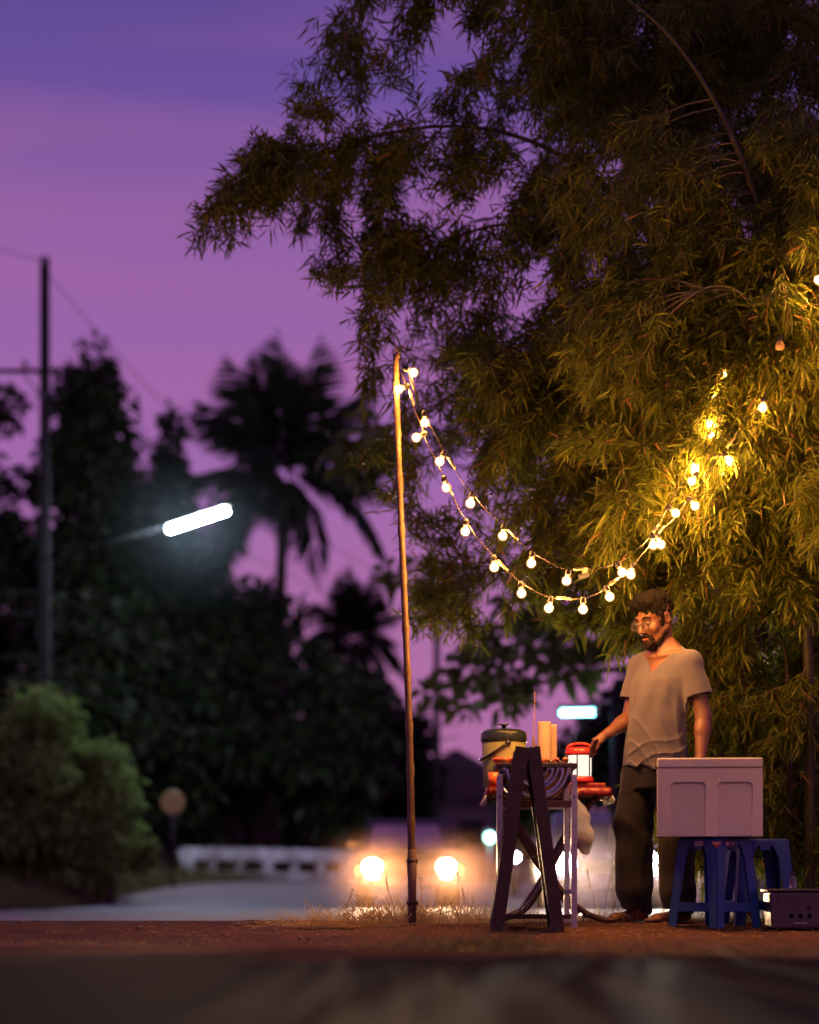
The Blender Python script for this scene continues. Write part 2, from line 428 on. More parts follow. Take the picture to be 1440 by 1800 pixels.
def crown(blobs, n, leaf, g, flat=1.0):
    """leaf faces through a set of ellipsoid clumps: blobs = (centre, radii)"""
    vol = np.array([r[0] * r[1] * r[2] for c, r in blobs]) ** .75; which = g.choice(len(blobs), n, p=vol / vol.sum())
    C = np.array([b[0] for b in blobs])[which]; Rr = np.array([b[1] for b in blobs])[which]
    d = nrm(g.normal(size=(n, 3))); rad = g.uniform(0.25, 1.06, n) ** .6
    P = C + d * rad[:, None] * Rr * (1 + .25 * g.normal(size=(n, 1)) * .5)
    D = nrm(d * .7 + g.normal(size=(n, 3)) * .7 + np.array([0, 0, -.2]))
    L = leaf * g.uniform(.6, 1.4, n)
    return leaf_mesh('crown', leaf_arrays(P, D, L, L * g.uniform(.4, .6, n), g.uniform(.1, .5, n), g))
def tree(name, label, base, h, blobs, n, leaf, m, trunk_r, seed, cat='tree', group=None, trunk_to=.75):
    g = np.random.default_rng(seed); t = thing(name, label, cat, base, 0, group)
    b = MB(); top = h * trunk_to
    pts = [(0.0, 0, 0)] + [(g.normal() * .12 * h * .1, g.normal() * .05, top * k / 5) for k in range(1, 6)]
    b.tube(smooth_path(pts, 3), [trunk_r * (1 - .75 * i / 15) for i in range(16)], 9)
    for c, r in blobs[:10]:
        s = Vector(pts[2 + int(g.integers(0, 3))]); e = Vector(c)
        mid = s.lerp(e, .5) + Vector((0, 0, .15 * (e - s).length))
        b.tube(bez([s, mid, e], 6), [trunk_r * .42 * (1 - .8 * i / 6) for i in range(7)], 6)
    b.build('trunk', m_bark, t, smooth=True)
    o = link_mesh(crown(blobs, n, leaf, g), 'crown', m, t); o['kind'] = 'stuff'
    return t
def blobset(g, n, cx, cz, rx, rz, r0, r1, ry=None, cone=False):
    out = []
    while len(out) < n:
        u = g.uniform(-1, 1, 3)
        if np.linalg.norm(u) > 1: continue
        if cone: u[0] *= .25 + .75 * (1 - (u[2] + 1) / 2); u[1] *= .25 + .75 * (1 - (u[2] + 1) / 2)
        r = g.uniform(r0, r1)
        out.append((np.array([cx + u[0] * rx, u[1] * (ry or rx), cz + u[2] * rz]), np.array([r, r, r * g.uniform(.6, .9)])))
    return out
def at(px, y): return ((px - 720) / F_PX * y, y, zg(y))
def height(py, y): return CAM_H + (HORIZON - py) / F_PX * y - zg(y)
def btree(px, ytop, ybot, wpx, y, label, n, leaf, seed, m=lf_dark, name='roadside_tree', cone=False, nb=26, group='dark trees along the far side of the road', skirt=0):
    s = F_PX / y; h = height(ytop, y); zb = max(.4, height(ybot, y)); g = np.random.default_rng(seed)
    rx = wpx / 2 / s; cz = (h + zb) / 2; rz = (h - zb) / 2; q = min(rx, rz) * .34
    bl = blobset(g, nb, 0, cz, rx * .85, rz * .86, q * .7, q * 1.25, cone=cone)
    bl.append((np.array([0, 0, h - q * .7]), np.array([q * .7, q * .7, q * .9])))
    return tree(name, label, at(px, y), h, bl, n, leaf, m, max(.09, h * .02), seed, group=group)
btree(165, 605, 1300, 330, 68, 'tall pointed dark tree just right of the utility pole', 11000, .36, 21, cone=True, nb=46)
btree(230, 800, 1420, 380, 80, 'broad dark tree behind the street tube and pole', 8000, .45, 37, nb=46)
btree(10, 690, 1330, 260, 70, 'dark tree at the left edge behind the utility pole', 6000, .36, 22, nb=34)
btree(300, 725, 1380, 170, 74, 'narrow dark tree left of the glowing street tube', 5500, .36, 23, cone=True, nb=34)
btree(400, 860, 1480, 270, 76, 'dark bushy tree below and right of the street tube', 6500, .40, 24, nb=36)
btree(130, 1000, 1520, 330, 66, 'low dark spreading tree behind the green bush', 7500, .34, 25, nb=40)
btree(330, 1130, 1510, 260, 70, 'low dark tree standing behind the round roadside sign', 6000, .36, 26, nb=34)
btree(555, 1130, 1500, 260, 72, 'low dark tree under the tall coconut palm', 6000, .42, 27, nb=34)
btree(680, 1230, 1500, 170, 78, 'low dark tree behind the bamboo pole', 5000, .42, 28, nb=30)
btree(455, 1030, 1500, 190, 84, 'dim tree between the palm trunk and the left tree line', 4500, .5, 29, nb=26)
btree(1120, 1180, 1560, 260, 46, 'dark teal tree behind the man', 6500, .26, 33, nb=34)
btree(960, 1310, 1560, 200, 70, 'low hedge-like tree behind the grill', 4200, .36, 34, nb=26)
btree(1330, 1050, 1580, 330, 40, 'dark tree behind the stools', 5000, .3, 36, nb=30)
btree(55, 1215, 1560, 330, 50, 'leafy green bush at the left roadside under the pole', 11000, .2, 30, m=lf_mid, name='roadside_bush', nb=40, group='roadside bushes')
btree(165, 1330, 1570, 150, 51.5, 'smaller green bush right of the big leafy bush', 4200, .2, 31, m=lf_mid, name='roadside_bush', nb=22, group='roadside bushes')
btree(195, 1440, 1575, 190, 49, 'low green shrub growing from the grass verge', 3600, .17, 32, m=lf_mid, name='roadside_bush', nb=20, group='roadside bushes')

# the far wood that closes the view behind the barrier: nobody could count its trees
def far_wood():
    g = np.random.default_rng(35); bl = []
    for k in range(150):
        x = g.uniform(-42, -1.0); y = g.uniform(96, 112); h = 3.6 + 2.2 * g.random() * np.clip((-x) / 14, .35, 1.4); r = g.uniform(1.0, 2.0)
        bl.append((np.array([x, y, zg(y) + h * g.uniform(.15, .8)]), np.array([r * 1.2, r, r])))
    for k in range(70):
        x = g.uniform(-1, 22); y = g.uniform(96, 112); r = g.uniform(.7, 1.3); bl.append((np.array([x, y, zg(y) + g.uniform(.2, 1.7)]), np.array([r * 1.3, r, r])))
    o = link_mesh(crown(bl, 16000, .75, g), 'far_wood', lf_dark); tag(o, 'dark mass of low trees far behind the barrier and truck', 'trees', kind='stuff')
far_wood()
# coconut palms
def frond_mesh(L, droop, g):
    n = 46; t = np.linspace(.12, 1, n); ax = np.stack([t * L * (1 - .25 * droop * t), np.zeros(n), .18 * L * t - droop * L * t ** 2.2 * .75], -1)
    tan = nrm(np.gradient(ax, axis=0)); P = np.repeat(ax, 2, 0); T = np.repeat(tan, 2, 0); s = np.tile([1, -1], n)[:, None]
    D = T * .75 + np.array([0, 1, 0]) * s * .8 + np.array([0, 0, -.35]) + g.normal(size=P.shape) * .08
    LL = np.repeat(L * .26 * np.sin(np.pi * np.clip(t * .9 + .12, 0, 1)) + .12, 2)
    vv = leaf_arrays(P, D, LL, LL * .11 + .03, np.full(len(P), .6), g)
    me = leaf_mesh('frond', vv)
    return me, ax
def palm(label, px, ycrown, y, L, seed, nf, lean, trunk_r):
    g = np.random.default_rng(seed); h = height(ycrown, y); t = thing('coconut_palm', label, 'palm tree', at(px, y), 0, 'coconut palms')
    b = MB(); pts = bez([(lean, 0, 0), (lean * .6, 0, h * .5), (0, 0, h)], 14)
    b.tube(pts, [trunk_r * (1.25 if i == 0 else 1 - .35 * i / 14) for i in range(15)], 10); b.build('trunk', m_bark, t, smooth=True)
    meshes = [frond_mesh(L, d, g)[0] for d in (.12, .42, .8, 1.15)]
    for me in meshes: me.materials.append(lf_palm)
    for k in range(nf):
        q = k / nf; o = bpy.data.objects.new('frond', meshes[min(3, int(q * 4))]); COL.objects.link(o); o.parent = t
        o.location = (0, 0, h); el = R(86) * (1 - q) ** .9 - R(22) * q
        o.rotation_euler = (0, -el, k * 2.39996 + g.uniform(-.2, .2)); s = g.uniform(.85, 1.1); o.scale = (s, s, s)
    nb = MB()
    for k in range(7):
        a = k * .9; nb.sphere((.28 * math.cos(a), .28 * math.sin(a), h - .35 - .08 * (k % 2)), (.13, .13, .16), 8, 6)
    nb.build('coconut_cluster', mat('green_coconut', (.09, .10, .03), .5), t, smooth=True)
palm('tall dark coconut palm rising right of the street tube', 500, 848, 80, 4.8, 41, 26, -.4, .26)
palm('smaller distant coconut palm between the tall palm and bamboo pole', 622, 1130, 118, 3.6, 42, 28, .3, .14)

# broad-leaved branches that hang blurred behind the string lights
def broad():
    g = np.random.default_rng(51); y = 32.0; base = (4.1, y, zg(y)); t = thing('broadleaf_tree', 'broad-leaved tree with sparse green branches hanging behind the string lights', 'tree', base)
    b = MB(); b.tube(smooth_path([(0, 0, 0), (.1, 0, 1.6), (-.15, .1, 3.2), (-.5, 0, 5.2)], 5), [.16 - .007 * i for i in range(16)], 9)
    clumps = [(640, 800, .34), (690, 775, .24), (690, 1010, .15), (640, 745, .12), (800, 760, .22), (860, 1130, .3), (830, 1185, .26), (905, 1205, .24), (880, 1230, .2), (760, 1220, .18), (950, 1130, .3), (1010, 1170, .28), (1050, 1110, .3), (930, 1060, .3), (800, 1045, .22), (755, 1040, .2), (820, 1240, .15), (980, 1080, .25)]
    bl = []
    for px, py, r in clumps:
        yy = y + g.uniform(-1.2, 1.2); c = W(px, py, yy) - Vector(base); r *= 1.3; bl.append((np.array(c), np.array([r, r, r * .6])))
        s = Vector((-.15 + g.uniform(-.2, .1), .1, min(5.0, max(1.6, c.z + .5)))); mid = s.lerp(c, .55) + Vector((0, 0, .35))
        b.tube(bez([s, mid, c], 9), [.05 - .0045 * i for i in range(10)], 6)
    b.build('trunk', m_bark, t, smooth=True)
    o = link_mesh(crown(bl, 1500, .22, g), 'crown', lf_broad, t); o['kind'] = 'stuff'
broad()

# grass on the left verge
def verge():
    g = np.random.default_rng(61); n = 26000; Y = g.uniform(17, 63, n); edge = np.interp(Y, [14, 18, 22, 30, 44, 56, 61, 63], [-9, -5.2, -4.4, -5.3, -6.3, -5.9, -5.0, -3.0])
    X = edge - .12 - g.exponential(1.6, n); Z = np.interp(Y, [-50, 9, 12.4, 22, 32, 42, 47, 63, 90], [-.06, -.06, 0, 0, -.05, -.10, -.07, .56, .85])
    P = np.stack([X, Y, Z], -1); D = g.normal(size=(n, 3)) * .35 + np.array([0, 0, 1.0]); L = g.uniform(.15, .6, n) * np.clip((edge - X) * .8 + .3, .2, 1.2)
    o = link_mesh(leaf_mesh('verge_grass', leaf_arrays(P, D, L, L * .05 + .008, g.uniform(0, .5, n), g)), 'verge_grass', lf_grass)
    tag(o, 'rough grass growing along the left road verge', 'grass', kind='stuff')
verge()

# utility poles, wires
def utility_pole(label, px, ytop, y, w, arm_y, arm_w, dish=True):
    h = height(ytop, y); t = thing('utility_pole', label, 'utility pole', at(px, y), 0, 'concrete utility poles')
    b = MB(); b.box((0, 0, h / 2), (w * 1.25, w * 1.25, h), top=(.75, .75)); b.build('post', m_conc, t, bevel=.02)
    za = height(arm_y, y); MB().box((-arm_w * .12, -w * .75, za), (arm_w, .09, .10)).build('crossarm', m_conc, t, bevel=.01)
    ins = []
    for x in (-.62, -.22, .30):
        q = x * arm_w
        MB().lathe([(.02, 0), (.05, .04), (.03, .07), (.06, .11), (.03, .14), (.05, .18), (.0, .22)], (q, -w * .75, za + .05), 10).build('insulator', mat('brown_porcelain', (.12, .06, .04), .25), t, smooth=True); ins.append(Vector(at(px, y)) + Vector((q, -w * .75, za + .27)))
    MB().bar((-.5, -w * .8, za - .05), (-.02, -w * .6, za - .6), .05).build('brace', m_steel, t)
    MB().box((0, -w * .62, h - .12), (w * .5, w * .3, .2)).build('cap_bracket', m_steel, t)
    return t, ins, h
up1, ins1, h1 = utility_pole('tall concrete utility pole with crossarm at the left edge', 79, 452, 57, .22, 655, 2.1)
up2, ins2, h2 = utility_pole('distant thin utility pole behind the bamboo pole and cooler jug', 768, 1015, 75, .2, 1085, 1.7)
def wire(a, b, sag, label, r=.011):
    a, b = Vector(a), Vector(b); pts = []
    for i in range(25):
        t = i / 24; p = a.lerp(b, t); p.z -= sag * 4 * t * (1 - t); pts.append(p)
    tag(MB().tube(pts, r, 5).build('power_line', mat('dull_cable', (.03, .03, .032), 1.0, spec=0.0), smooth=True), label, 'wire', 'wires between the utility poles')
p1 = Vector(at(79, 57))
wire(p1 + V(-.02, -.1, h1 - .1), (-14, 33, 12.4), .4, 'topmost wire running from the pole tip out of the left edge')
wire(p1 + V(0, .1, h1 - .3), ins2[1] + V(0, 0, .5), 1.1, 'topmost wire sloping from the pole tip down to the right')
wire(ins1[0], (-15, 33, 10.0), .4, 'outer wire leaving the crossarm to the left')
wire(ins1[1], ins2[0], 1.3, 'wire running from the crossarm over the dark trees')
for k, (z, lab) in enumerate(((7.0, 'upper'), (6.5, 'second'), (5.5, 'third'), (5.0, 'lowest'))):
    wire(p1 + V(.1, -.17, z), ins2[2] + V(.2, 0, -3.2 - .4 * k), .8, f'{lab} of the low cables sloping right from the pole past the bush', .02)
    wire(p1 + V(-.1, -.12, z), (-11.5, 38, z * .82 + .1 * k), .3, f'{lab} of the low cables leaving the pole to the left', .011)

# fluorescent street lamps
m_tube = emat('fluorescent_tube', (.66, .85, 1.0), 900)
def street_lamp(label, a, b, pole_pt, r, m):
    a, b = Vector(a), Vector(b); c = (a + b) / 2; t = thing('street_lamp', label, 'street lamp', c, 0, 'fluorescent street lamps'); la, lb = a - c, b - c
    d = (lb - la).normalized()
    MB().tube([la + d * .04, lb - d * .04], r, 14).build('tube', m, t, smooth=True)
    up = V(0, 0, 1) - d * d.z; up.normalize()
    MB().bar(la + up * (r + .03), lb + up * (r + .03), r * 2.6, .05).build('housing', mat('lamp_housing_paint', (.5, .5, .5), .5), t, bevel=.01)
    for e in (la, lb): MB().bar(e - d * .02, e + d * .02, r * 1.7, r * 1.7).build('end_cap', mat('lamp_housing_paint', (.5, .5, .5), .5), t, bevel=.01)
    if pole_pt is not None: MB().tube([la + up * .08, Vector(pole_pt) - c], .016, 8).build('arm', m_wire, t, smooth=True)
y1 = 57.0
street_lamp('long tilted white fluorescent street lamp reaching from the utility pole', W(296, 931, y1 - .2), W(401, 897, y1 - 1.2), W(79, 985, y1 - .2), .06, m_tube)
y2 = 31.0
street_lamp('short level cyan-white fluorescent lamp above the lantern beside the man', W(984, 1253, y2), W(1049, 1252, y2 - .4), None, .045, emat('cool_fluorescent_tube', (.22, .88, 1.0), 16))
bz = zg(y2); q = W(1052, 1252, y2)
lp = thing('lamp_post', 'thin steel post carrying the cyan-white fluorescent lamp behind the man', 'post', (q.x + .16, y2 - .4, bz))
MB().tube([(0, 0, 0), (0, 0, q.z - bz + .25)], .04, 10).build('shaft', m_wire, lp, smooth=True)
MB().bar((0, 0, q.z - bz + .12), (-.25, .02, q.z - bz + .10), .04).build('bracket', m_steel, lp)

# round sign seen beside the barrier
sy = 57.0; s0 = at(304, sy); zc = height(1411, sy)
sg = thing('round_sign', 'round tan reflector sign on a post beside the white barrier', 'road sign', s0)
MB().lathe([(0, -.01), (.27, -.01), (.285, 0), (.27, .012), (0, .012)], (0, -.04, zc), 28, m=Matrix.Rotation(R(90), 3, 'X')).build('disc', mat('tan_sign_face', (.42, .26, .10), .5, var=.15), sg, smooth=False)
MB().tube([(0, 0, 0), (0, 0, zc + .2)], .035, 8).build('post', m_wire, sg, smooth=True)
MB().bar((0, -.02, zc - .1), (0, -.045, zc + .1), .08, .02).build('clamp', m_steel, sg)

# white concrete bridge barrier
bx0, bx1, by0, by1 = (322 - 720) / F_PX * 62.5, (700 - 720) / F_PX * 66.5, 62.6, 66.6
bar = thing('bridge_barrier', 'white concrete bridge barrier with open gaps across the road bend', 'barrier', (bx0, by0, zg(by0)))
dv = Vector((bx1 - bx0, by1 - by0, 0)); dv_n = dv.normalized(); ln = dv.length
MB().bar(V(0, 0, .70), dv + V(0, 0, .66), .24, .34).build('top_rail', m_white, bar, bevel=.03)
MB().bar(V(.12, 0, .13), dv + V(0, 0, .13), .26, .24).build('curb_rail', m_white, bar, bevel=.03)
nP = 9
for k in range(nP):
    p = dv * (k / (nP - 1)); w = .30 if k % 3 == 0 else .18
    MB().box((p.x + (.12 if k == 0 else 0), p.y, .395), (w, .2, .29), rz=math.atan2(dv.y, dv.x)).build('baluster', m_white, bar, bevel=.015)
MB().bar(V(-.02, -.02, .82), V(.16, -.02, .05), .26, .16).build('end_post', m_white, bar, bevel=.02)
# a dim house far behind
hx, hy = (800 - 720) / F_PX * 95, 95.0
hs = thing('house', 'dim low house with gabled roof far behind the cooler jug', 'house', (hx, hy, zg(hy)))
MB().box((0, 0, 1.5), (6, 5, 3.0)).build('wall', mat('house_plaster', (.30, .27, .27), .9), hs)
MB().prism([(-3.6, 2.9), (3.6, 2.9), (0, 4.9)], -3.0, 3.0).build('roof', mat('roof_sheet', (.12, .09, .10), .7), hs)
MB().box((-1.2, -2.52, 1.15), (.95, .08, 2.1)).build('door', m_bark, hs)
for x in (-2.3, .6, 2.0):
    w = MB().box((x, -2.53, 1.7), (1.0, .1, 1.0)).build('window', m_bark, hs); MB().box((x, -2.59, 1.7), (.8, .03, .8)).build('pane', mat('dark_glass', (.03, .03, .04), .08), w)

# ------------------------------------------------------------------ vehicles (local: +y is forward, wheels on z = 0)
m_lampw = emat('warm_headlight', (1.0, .70, .40), 60)
m_lampc = emat('cool_headlight', (.95, .93, 1.0), 70)
m_amber = emat('amber_indicator', (1.0, .42, .08), 4)
m_glass = mat('vehicle_glass', (.16, .13, .15), .08, var=.1, spec=.8)
m_chrome = mat('chrome', (.6, .6, .62), .15, metal=1, var=.1)
m_plate = mat('number_plate', (.7, .7, .68), .5, var=.1)
def wheel(t, x, y, r, w=.22):
    M = Matrix.Rotation(R(90), 3, 'Y')
    o = MB().lathe([(r * .6, -w / 2), (r * .93, -w / 2), (r, -w * .3), (r, w * .3), (r * .93, w / 2), (r * .6, w / 2)], (x, y, r), 22, m=M).build('wheel', m_black, t, smooth=True)
    MB().lathe([(0, -w * .3), (r * .62, -w * .34), (r * .62, w * .34), (0, w * .3)], (x, y, r), 16, m=M).build('rim', m_chrome, o, smooth=False)
def headlamp(t, x, y, z, w, h, m, energy, col, tilt=-1.6, size=19, blend=.9, lamp=True):
    hb = MB().box((x, y - .05, z), (w * 1.3, .16, h * 1.35)).build('headlight', m_chrome, t, bevel=.02)
    MB().lathe([(0, .035), (.6, .03), (.9, .015), (1, 0)], (x, y + .035, z), 20, m=Matrix.Rotation(R(-90), 3, 'X') @ Matrix.Diagonal((w / 2, h / 2, 1))).build('lens', m, hb, smooth=True)
    if lamp:
        ld = bpy.data.lights.new('headlight_beam', 'SPOT'); ld.energy = energy; ld.color = col; ld.spot_size = R(size); ld.spot_blend = blend; ld.shadow_soft_size = .07
        lo = bpy.data.objects.new('headlight_beam', ld); COL.objects.link(lo); lo.parent = hb; lo.location = (x, y + .13, z); lo.rotation_euler = (R(90 + tilt), 0, 0)
def pickup():
    y = 42.5; x = (712 - 720) / F_PX * y; paint = mat('pickup_paint', (.018, .015, .017), .3, var=.15, coat=.5)
    t = thing('pickup_truck', 'dark pickup truck with warm headlights driving towards the stall', 'pickup truck', (x, y + 2.3, zg(y) - .0), R(180) + R(2))
    MB().box((0, 1.45, .78), (1.78, 1.45, .50), top=(.94, .97)).build('hood', paint, t, bevel=.07, seg=3)
    MB().box((0, 1.5, .50), (1.74, 1.40, .16)).build('chassis', m_black, t)
    MB().box((0, -.15, .80), (1.80, 1.75, .56)).build('door_panel', paint, t, bevel=.05)
    MB().box((0, -.25, 1.36), (1.66, 1.72, .58), top=(.84, .66), shift=(0, -.12)).build('cab', paint, t, bevel=.06, seg=3)
    MB().box((0, -1.85, .80), (1.76, 1.62, .56)).build('cargo_bed', paint, t, bevel=.03)
    MB().raw([(-.70, .585, 1.10), (.70, .585, 1.10), (.60, .345, 1.55), (-.60, .345, 1.55)], [(0, 1, 2, 3)]).build('windshield', mat('windshield_reflection_tint', (.75, .58, .58), .25, metal=.3, var=.3, scale=2), t)  # pale pink base colour stands in for bright reflections on the glass
    for s in (-1, 1):
        MB().raw([(s * .825, .35, 1.12), (s * .825, -.85, 1.12), (s * .725, -.7, 1.55), (s * .725, .2, 1.55)], [(0, 1, 2, 3)]).build('side_window', m_glass, t)
        mi = MB().box((s * .99, .45, 1.2), (.2, .1, .17)).build('side_mirror', paint, t, bevel=.03); MB().bar((s * .82, .48, 1.12), (s * .96, .46, 1.16), .04).build('bracket', m_black, mi)
        wheel(t, s * .76, 1.5, .36, .24); wheel(t, s * .76, -1.6, .36, .24)
        MB().lathe([(.37, -.1), (.45, -.1), (.45, .1), (.37, .1)], (s * .82, 1.5, .38), 20, m=Matrix.Rotation(R(90), 3, 'Y'), a0=0, a1=math.pi).build('wheel_arch', paint, t)
        MB().box((s * .87, 2.16, .70), (.12, .10, .12)).build('indicator', m_amber, t, bevel=.02)
        headlamp(t, s * .655, 2.2, .76, .30, .24, m_lampw, 16000, (1.0, .58, .30))
    MB().box((0, 2.20, .76), (.86, .06, .22)).build('grille', m_black, t)
    for z in (.70, .76, .82): MB().box((0, 2.24, z), (.84, .03, .018)).build('grille_bar', m_chrome, t)
    MB().box((0, 2.27, .50), (1.74, .16, .18)).build('bumper', m_chrome, t, bevel=.04)
    MB().box((0, 2.36, .50), (.34, .02, .14)).build('number_plate', m_plate, t)
    MB().bar((-.28, .62, 1.11), (.1, .56, 1.2), .02).build('wiper', m_black, t)
pickup()
def car():
    y = 33.5; x = (1070 - 720) / F_PX * y; paint = mat('silver_blue_paint', (.28, .30, .42), .25, metal=.4, var=.1, coat=.5)
    t = thing('parked_car', 'silver-blue car with cool white headlights behind the grill and man', 'car', (x, y + 2.1, zg(y)), R(180))
    MB().prism([(-2.1, .35), (-2.12, .78), (-1.7, .92), (.95, .95), (1.95, .78), (2.1, .6), (2.1, .32)], -.85, .85, 'x').build('body', paint, t, bevel=.06, seg=3)
    MB().box((0, -.4, 1.17), (1.60, 2.3, .50), top=(.78, .60), shift=(0, -.1)).build('cabin', paint, t, bevel=.06, seg=3)
    MB().raw([(-.70, .73, .98), (.70, .73, .98), (.55, .22, 1.38), (-.55, .22, 1.38)], [(0, 1, 2, 3)]).build('windshield', m_glass, t)
    for s in (-1, 1):
        MB().raw([(s * .795, .55, 1.0), (s * .795, -1.3, 1.0), (s * .655, -1.0, 1.37), (s * .655, .1, 1.37)], [(0, 1, 2, 3)]).build('side_window', m_glass, t)
        wheel(t, s * .74, 1.3, .31, .2); wheel(t, s * .74, -1.3, .31, .2)
        MB().box((s * .92, .55, 1.0), (.18, .1, .12)).build('side_mirror', paint, t, bevel=.03)
        headlamp(t, s * .63, 2.09, .66, .32, .26, m_lampc, 5200, (1.0, .80, .66))
        MB().box((s * .62, 2.12, .42), (.16, .06, .10)).build('fog_lamp', m_chrome, t, bevel=.02)
    MB().box((0, 2.11, .62), (.7, .05, .16)).build('grille', m_black, t)
    MB().box((0, 2.12, .40), (1.66, .12, .18)).build('bumper', paint, t, bevel=.04)
    MB().box((0, 2.19, .40), (.34, .02, .12)).build('number_plate', m_plate, t)
car()
def scooter():
    y = 52.0; x = (904 - 720) / F_PX * y; paint = mat('scooter_plastic', (.05, .04, .08), .3, var=.1)
    t = thing('scooter', 'distant scooter with one small lit headlamp behind the grill', 'scooter', (x, y, zg(y)), R(180))
    wheel(t, 0, .62, .26, .09); wheel(t, 0, -.62, .26, .11)
    MB().tube([(0, .62, .27), (0, .45, .75), (0, .38, 1.0)], .035, 8).build('fork', m_chrome, t, smooth=True)
    MB().box((0, .40, .62), (.36, .10, .62), top=(.7, 1)).build('leg_shield', paint, t, bevel=.04)
    MB().box((0, .0, .30), (.28, .75, .09)).build('footboard', paint, t, bevel=.03)
    MB().box((0, -.5, .55), (.30, .75, .32), top=(.8, .9)).build('tail_body', paint, t, bevel=.06)
    MB().box((0, -.42, .77), (.27, .7, .10), top=(.9, .95)).build('seat', m_black, t, bevel=.04)
    MB().tube([(-.34, .28, 1.04), (-.15, .38, 1.02), (.15, .38, 1.02), (.34, .28, 1.04)], .016, 8).build('handlebar', m_black, t, smooth=True)
    for s in (-1, 1): MB().lathe([(0, 0), (.06, .005), (.06, .015), (0, .02)], (s * .3, .3, 1.2), 14, m=Matrix.Rotation(R(90), 3, 'X')).build('mirror', m_chrome, t)
    headlamp(t, 0, .5, .85, .16, .15, m_lampc, 0, (1, 1, 1), lamp=False)
scooter()
# green-white lamp on a low mast further down the road
gx = at(861, 58); gt = thing('signal_lamp', 'small round green-white lamp on a mast between truck and grill', 'lamp', gx)
gz = height(1472, 58); MB().tube([(0, 0, 0), (0, 0, gz - .1)], .04, 8).build('mast', m_steel, gt, smooth=True)
MB().sphere((0, -.05, gz), .12, 14, 10).build('globe', emat('green_white_lamp', (.45, 1.0, .82), 9), gt, smooth=True)
MB().lathe([(.14, 0), (.17, .03), (.05, .1), (0, .1)], (0, -.05, gz + .11), 14).build('hood', m_steel, gt, smooth=True)

# ------------------------------------------------------------------ bamboo clump
lf_bam = leafmat('bamboo_leaf', (.08, .12, .010), (.22, .25, .030), transl=.52, rough=.45, spots=(.30, .16, .06))
m_culm = mat('bamboo_culm', (.05, .045, .018), .45, var=.4, scale=9, bump=.2)
m_twig = mat('bamboo_twig', (.14, .11, .05), .6, var=.3, scale=20)
def bezn(P, t):
    P = np.array(P, float); t = np.asarray(t)[:, None]
    return (1 - t) ** 3 * P[0] + 3 * (1 - t) ** 2 * t * P[1] + 3 * (1 - t) * t ** 2 * P[2] + t ** 3 * P[3]
def in_poly(x, y, poly):
    c = np.zeros(len(x), bool); n = len(poly)
    for i in range(n):
        x1, y1 = poly[i]; x2, y2 = poly[(i + 1) % n]
        c ^= ((y1 > y) != (y2 > y)) & (x < (x2 - x1) * (y - y1) / (y2 - y1 + 1e-9) + x1)
    return c
CULMS = [
    [(2.6, 14.8, 0), (2.3, 15.0, 4.4), (.9, 15.2, 5.9), (-1.2, 15.4, 4.5)],
    [(2.8, 15.0, 0), (2.4, 15.2, 5.2), (1.1, 15.4, 6.8), (-.3, 15.6, 6.0)],
    [(2.4, 14.8, 0), (2.1, 15.0, 3.8), (1.2, 15.3, 5.2), (-.3, 15.5, 4.0)],
    [(2.0, 14.6, 0), (1.8, 14.6, 2.7), (1.1, 14.9, 3.9), (-.10, 15.2, 2.7)],
    [(2.1, 15.0, 0), (1.8, 15.1, 2.2), (1.1, 15.5, 3.0), (.25, 16.0, 1.9)],
    [(2.4, 13.4, 0), (2.3, 13.3, 3.0), (1.9, 12.9, 4.6), (1.0, 12.6, 4.9)],
    [(1.9, 13.6, 0), (1.9, 13.5, 1.8), (1.7, 13.2, 3.0), (1.2, 12.8, 2.4)],
    [(2.2, 13.3, 0), (2.2, 13.1, 2.4), (2.0, 12.8, 3.6), (1.5, 12.6, 3.3)],
    [(2.8, 13.6, 0), (2.8, 13.4, 3.0), (2.5, 13.0, 4.4), (2.0, 12.6, 4.3)],
    [(1.75, 13.9, 0), (1.7, 13.9, 1.2), (1.6, 13.7, 2.2), (1.35, 13.4, 1.9)],
    [(2.1, 13.5, 0), (2.1, 13.4, 1.0), (2.1, 13.1, 1.8), (1.9, 12.9, 1.5)],
    [(2.6, 14.8, 0), (2.5, 14.8, 3.6), (1.8, 14.6, 5.4), (.7, 14.4, 5.7)],
    [(3.0, 14.2, 0), (3.0, 14.0, 3.0), (2.8, 13.6, 4.9), (2.2, 13.2, 5.4)],
    [(2.4, 15.3, 0), (2.3, 15.4, 2.4), (1.8, 15.6, 4.0), (1.0, 15.9, 3.6)],
    [(2.9, 13.3, 0), (2.9, 13.1, 1.6), (2.7, 12.8, 2.6), (2.35, 12.6, 2.4)],
]
